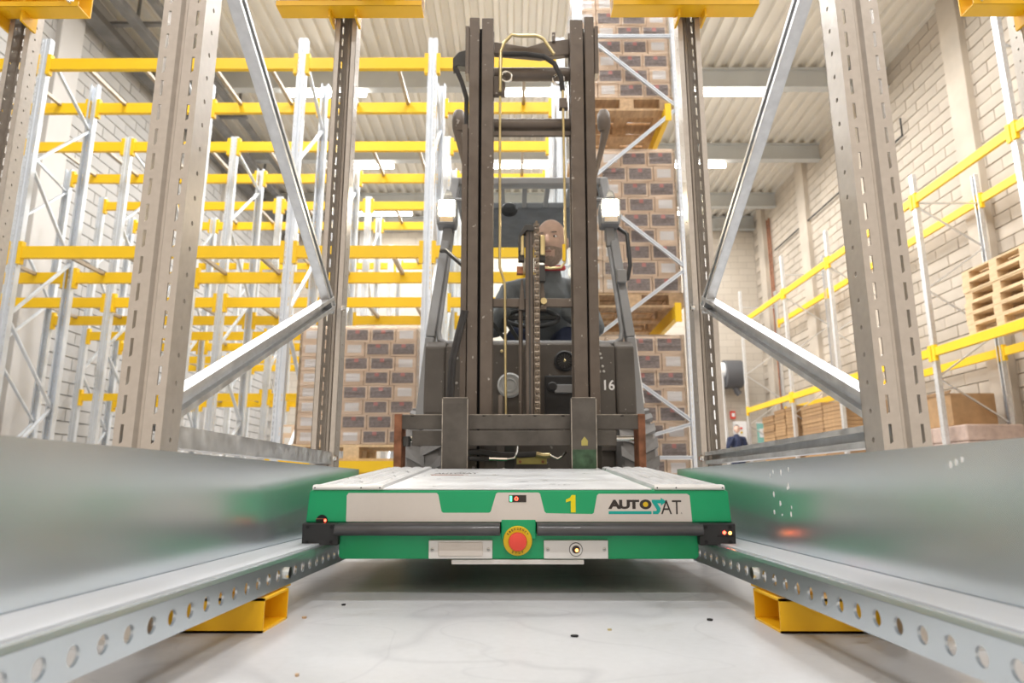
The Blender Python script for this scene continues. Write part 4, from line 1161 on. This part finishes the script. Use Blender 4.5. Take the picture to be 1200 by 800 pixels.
# red-brown pipes in the corner and a hung cable loop on the right wall
for k, yy in enumerate((18.2, 18.35)):
    tag(MB().cyl((7.18,yy,0),(7.18,yy,7.6),.025,10).build('wall_pipe', 'rust', loc=(7.18,yy,0)), ('thin brown pipe running up the right wall near the corner', 'second thin brown pipe beside the first near the corner')[k], 'pipe')
tag(MB().tube([(7.17,11.6,6.9),(7.17,11.6,6.55),(7.17,13.5,6.55),(7.17,17.9,6.55)], .02, 8).build('cable_conduit', 'dark_steel', loc=(7.17,11.6,6.55)), 'dark cable conduit running along the upper right wall', 'conduit')

# ------------------------------------------------------------------ debris on the floor
for k, (px, py, s, m, lb) in enumerate(((.365,1.36,.006,'hole_dark','dark wood chip on the floor right of the shuttle'), (.10,1.22,.008,'hole_dark','dark leaf-like chip on the open floor in the lane'),
      (.165,1.27,.004,'brass','tiny yellowish chip on the open floor in the lane'), (-.36,1.52,.005,'hole_dark','dark chip on the floor by the left rail'),
      (-.40,1.38,.006,'wood_dark','brown splinter on the floor below the left rail'), (-.29,.98,.004,'wood_dark','brown crumb on the floor at lower left'))):
    mb = MB(); n_ = 6
    top = [(px+s*random.uniform(.6,1.1)*math.cos(2*PI*i/n_), py+s*random.uniform(.4,1.3)*math.sin(2*PI*i/n_)) for i in range(n_)]
    mb.prism(top, 2, 0, .003); tag(mb.build('wood_chip', m, loc=(px,py,0)), lb, 'debris')
# anti-slip: red sensor spot light of the shuttle on the right rail
ld = bpy.data.lights.new('sensor_beam', 'SPOT'); ld.energy = .5; ld.color = (1,.05,.12); ld.spot_size = math.radians(7); ld.spot_blend = .6; ld.shadow_soft_size = .003
lo = bpy.data.objects.new('sensor_beam', ld); C.objects.link(lo); lo.parent = sh
lo.location = Vector((.475,1.62,.145)) - Vector(ORG[sh.name]); d = Vector((.066,-.42,-.030)); lo.rotation_euler = d.to_track_quat('-Z','Y').to_euler()

# ------------------------------------------------------------------ people
def head_mb(c, yaw, pitch, s=1.0):
    bm = bmesh.new(); bmesh.ops.create_icosphere(bm, subdivisions=5, radius=1.0)
    R = Euler((pitch, 0, yaw)).to_matrix()
    def g(p, q, r): return math.exp(-((p-Vector(q)).length/r)**2)
    for v in bm.verts:
        n = v.co.copy(); p = Vector((n.x*.079, n.y*.097, n.z*.118))
        if p.z < 0:
            k = (-p.z/.118); p.x *= 1-.30*k**1.6; p.y = p.y*(1-.25*k) + .022*k
        if p.y > 0: p.y *= 1 - .10*abs(n.x)**2
        f = Vector(p)
        p.y += .026*g(f,(0,.095,-.018),.020) + .014*g(f,(0,.096,.008),.014) + .006*g(f,(-.026,.085,.034),.018) + .006*g(f,(.026,.085,.034),.018)
        p.y -= .013*g(f,(-.031,.085,.014),.018) + .013*g(f,(.031,.085,.014),.018)
        p.y += .008*g(f,(0,.085,-.058),.020) - .006*g(f,(0,.085,-.068),.009) + .010*g(f,(0,.075,-.100),.022)
        p.x += .006*(g(f,(.055,.05,-.015),.03) - g(f,(-.055,.05,-.015),.03))
        v.co = p
    mb = MB(Matrix.Translation(c) @ R.to_4x4() @ Matrix.Scale(s, 4))
    vs = [v.co.copy() for v in bm.verts]; bm.verts.index_update()
    mb.add(vs, [tuple(v.index for v in f.verts) for f in bm.faces]); bm.free()
    for sd in (-1, 1):   # ears
        mb.lathe([(0,-.006),(.018,-.006),(.026,0),(.024,.006),(.012,.002),(0,.0)], (sd*.076, -.005, -.005), (sd, -.35, .0), 14)
    return mb
def hair_mb(c, yaw, pitch, s, zmin, full):
    mb0 = head_mb(c, yaw, pitch, s*1.0)
    inv = (Matrix.Translation(c) @ Euler((pitch,0,yaw)).to_matrix().to_4x4() @ Matrix.Scale(s,4)).inverted()
    mb = MB(); keep = {}
    nn = 2562
    pts = [inv @ v for v in mb0.v[:nn]]
    Mx = inv.inverted()
    for i, p in enumerate(pts):
        ok = (p.y < .015 and p.z > zmin and (full or p.z < .075)) or (full and p.z > .062)
        if ok: keep[i] = len(mb.v); mb.v.append(Mx @ (p*1.03 + Vector((0,-.003,.002))))
    for f in mb0.f:
        if all(i in keep for i in f): mb.f.append(tuple(keep[i] for i in f))
    return mb
def beard_mb(c, yaw, pitch, s):
    mb0 = head_mb(c, yaw, pitch, s); Mx = Matrix.Translation(c) @ Euler((pitch,0,yaw)).to_matrix().to_4x4() @ Matrix.Scale(s,4); inv = Mx.inverted()
    mb = MB(); keep = {}
    for i in range(2562):
        p = inv @ mb0.v[i]
        if p.y > .015 and p.z < -.035 - .35*max(0, .035-abs(p.x)) *0 and (abs(p.x) > .028 or p.z < -.076 or p.z > -.056):
            keep[i] = len(mb.v); mb.v.append(Mx @ (p*1.02))
    for f in mb0.f:
        if all(i in keep for i in f): mb.f.append(tuple(keep[i] for i in f))
    return mb
def ball(mb, c, r, sq=(1,1,1)):
    bm = bmesh.new(); bmesh.ops.create_icosphere(bm, subdivisions=2, radius=r); bm.verts.index_update()
    mb.add([Vector(c)+Vector((v.co.x*sq[0], v.co.y*sq[1], v.co.z*sq[2])) for v in bm.verts], [tuple(v.index for v in f.verts) for f in bm.faces]); bm.free()
def limb(mb, pts, rs):
    # densify for a smooth taper
    P = []; R = []
    for i in range(len(pts)-1):
        for k in range(4):
            f = k/4; P.append(Vector(pts[i]).lerp(Vector(pts[i+1]), f)); R.append(rs[i]+(rs[i+1]-rs[i])*f)
    P.append(Vector(pts[-1])); R.append(rs[-1])
    mb.tube(P, R, 12)
    for p, r in zip(pts, rs): ball(mb, p, r*.99)
def hand(mb, wrist, fw, up, side, curl=.9, s=1.0):
    """fw: pointing along the hand, up: back of the hand, side: +1 thumb on the right of fw"""
    fw = Vector(fw).normalized(); up = Vector(up).normalized(); rt = fw.cross(up).normalized(); up = rt.cross(fw)
    W0 = Vector(wrist)
    for k in range(4):
        o = (k-1.5)*.019*s
        a = W0 + rt*o*.7; b = W0 + fw*.085*s + rt*o
        mb.tube([a, a.lerp(b,.5), b], [.014*s,.0135*s,.0115*s], 8)
        L = [.040,.026,.020]; ln = (.9,1.05,1.0,.8)[k if side < 0 else 3-k]
        p = b; ang = .15; pts = [b]
        for j in range(3):
            ang += curl*(.55 + .15*j)
            p = p + (fw*math.cos(ang) - up*math.sin(ang))*L[j]*ln*s; pts.append(p)
        mb.tube(pts, [.0098*s,.0092*s,.0085*s,.0072*s], 8)
    th0 = W0 + fw*.022*s + rt*side*.024*s
    th1 = th0 + (fw*.6 + rt*side*.7 - up*.35).normalized()*.038*s
    th2 = th1 + (fw*.85 + rt*side*.15 - up*.5).normalized()*.030*s
    mb.tube([th0, th1, th2], [.013*s,.0110*s,.0085*s], 8)
def fleshy(mb, name, m, parent, vox):
    ob = mb.build(name, m, parent, smooth=True)
    r = ob.modifiers.new('remesh', 'REMESH'); r.mode = 'VOXEL'; r.voxel_size = vox; r.use_smooth_shade = True
    s = ob.modifiers.new('smooth', 'SMOOTH'); s.iterations = 1; s.factor = .4
    return ob
def eyes(c, yaw, pitch, s, parent):
    Mx = Matrix.Translation(c) @ Euler((pitch,0,yaw)).to_matrix().to_4x4() @ Matrix.Scale(s,4)
    for sd in (-1,1):
        mb = MB(Mx); ball(mb, (sd*.031,.0725,.013), .0105, (1.15,1,.62)); e = mb.build('eye', 'print_white', parent, smooth=True)
        mb = MB(Mx); ball(mb, (sd*.031,.0795,.013), .0052, (1,.7,1)); mb.build('iris', 'eye', e, smooth=True)
        mb = MB(Mx); mb.bar((sd*.018,.0905,.031),(sd*.044,.081,.033),.004,.004); mb.build('eyebrow', 'hair', parent)
# the driver
p = thing('person', 'bald driver in a dark grey jacket with red collar, sitting in the forklift cab', 'person', (.16, 3.80, .92))
hc = (.203, 3.545, 1.535); yw, pt_ = PI-math.radians(16), math.radians(-4)
mb = head_mb(hc, yw, pt_, 1.13)
limb(mb, [(.20,3.58,1.45),(.185,3.64,1.36),(.17,3.74,1.22),(.155,3.86,1.00)], [.052,.058,.11,.12])
limb(mb, [(-.02,3.70,1.30),(-.11,3.60,1.08),(-.05,3.44,1.135)], [.05,.042,.028])
limb(mb, [(.36,3.70,1.30),(.43,3.60,1.08),(.26,3.43,1.13)], [.05,.042,.028])
limb(mb, [(.07,3.88,.99),(.02,3.52,1.0),(.04,3.42,.66)], [.075,.055,.04])
limb(mb, [(.24,3.88,.99),(.28,3.52,1.0),(.26,3.42,.66)], [.075,.055,.04])
hand(mb, (-.05,3.44,1.135), (.25,-.55,-.1), (0,-.1,1), -1, .8)
hand(mb, (.26,3.43,1.13), (-.25,-.55,-.1), (0,-.1,1), 1, .8)
b = fleshy(mb, 'body', 'skin', p, .004)
eyes(hc, yw, pt_, 1.13, b)
hair_mb(hc, yw, pt_, 1.13, -.03, False).build('hair', 'hair', b, smooth=True)
beard_mb(hc, yw, pt_, 1.13).build('beard', 'beard', b, smooth=True)
mb = MB(Matrix.Translation(hc) @ Euler((pt_,0,yw)).to_matrix().to_4x4() @ Matrix.Scale(1.13,4)); mb.bar((-.020,.1005,-.064),(.020,.1005,-.064),.006,.004); mb.build('mouth', 'red_lip', b)
mb = MB()
limb(mb, [(.190,3.63,1.375),(.175,3.72,1.26),(.16,3.82,1.08),(.155,3.87,.96)], [.075,.165,.165,.165])
limb(mb, [(.17,3.70,1.325),(-.02,3.70,1.30),(-.11,3.60,1.08),(-.06,3.47,1.13)], [.08,.072,.060,.043])
limb(mb, [(.17,3.70,1.325),(.36,3.70,1.30),(.43,3.60,1.08),(.28,3.46,1.125)], [.08,.072,.060,.043])
jk = fleshy(mb, 'jacket', 'jacket', b, .008)
pts = [Vector((.198+.070*math.cos(2*PI*k/20), 3.60+.062*math.sin(2*PI*k/20), 1.415-.02*math.sin(2*PI*k/20)*-1)) for k in range(21)]
MB().tube(pts, .016, 8, cap=False).build('collar', 'red_cloth', b, smooth=True)
mb = MB()
limb(mb, [(.07,3.88,.99),(.02,3.52,1.0),(.04,3.42,.70)], [.092,.068,.055]); limb(mb, [(.24,3.88,.99),(.28,3.52,1.0),(.26,3.42,.70)], [.092,.068,.055])
fleshy(mb, 'trousers', 'navy', b, .010)
# the worker at the far end
ox, oy = 5.90, 18.3
p = thing('person', 'worker in navy clothes standing by the end wall, one hand raised to the face', 'person', (ox, oy, 0))
hc = (ox+.01, oy-.03, 1.68); yw = PI - math.radians(12)
mb = head_mb(hc, yw, .05, 1.0)
limb(mb, [(ox,oy,1.60),(ox,oy,1.48),(ox,oy,1.25),(ox,oy,1.0)], [.052,.06,.11,.12])
limb(mb, [(ox-.19,oy,1.42),(ox-.27,oy-.06,1.17),(ox-.12,oy-.20,1.48)], [.045,.038,.028])
limb(mb, [(ox+.19,oy,1.42),(ox+.26,oy+.01,1.14),(ox+.22,oy-.10,.90)], [.045,.038,.028])
limb(mb, [(ox-.09,oy,.95),(ox-.10,oy-.02,.50),(ox-.11,oy+.02,.09)], [.08,.055,.04])
limb(mb, [(ox+.09,oy,.95),(ox+.11,oy-.02,.50),(ox+.12,oy+.02,.09)], [.08,.055,.04])
hand(mb, (ox-.12,oy-.20,1.48), (.35,.1,.9), (-.6,-.6,.2), 1, .5)
hand(mb, (ox+.22,oy-.10,.90), (-.05,-.2,-1), (1,0,0), -1, .5)
b = fleshy(mb, 'body', 'skin', p, .010)
eyes(hc, yw, .05, 1.0, b)
hair_mb(hc, yw, .05, 1.0, -.05, True).build('hair', 'hair', b, smooth=True)
mb = MB()
limb(mb, [(ox,oy,1.47),(ox,oy,1.36),(ox,oy,1.12),(ox,oy,.93)], [.09,.155,.145,.15])
limb(mb, [(ox,oy,1.43),(ox-.19,oy,1.42),(ox-.27,oy-.06,1.17),(ox-.14,oy-.18,1.43)], [.08,.068,.056,.040])
limb(mb, [(ox,oy,1.43),(ox+.19,oy,1.42),(ox+.26,oy+.01,1.14),(ox+.225,oy-.09,.93)], [.08,.068,.056,.040])
fleshy(mb, 'sweater', 'navy', b, .012)
mb = MB()
limb(mb, [(ox-.09,oy,.95),(ox-.10,oy-.02,.50),(ox-.11,oy+.02,.10)], [.105,.078,.062]); limb(mb, [(ox+.09,oy,.95),(ox+.11,oy-.02,.50),(ox+.12,oy+.02,.10)], [.105,.078,.062])
fleshy(mb, 'trousers', 'navy', b, .012)
for s_ in (-.11,.12):
    MB().prism([(oy-.17,.0),(oy+.09,.0),(oy+.09,.07),(oy+.05,.12),(oy-.02,.12),(oy-.12,.07),(oy-.17,.05)], 0, ox+s_-.045, ox+s_+.045).build('shoe', 'black_plastic', b, bevel=.02)
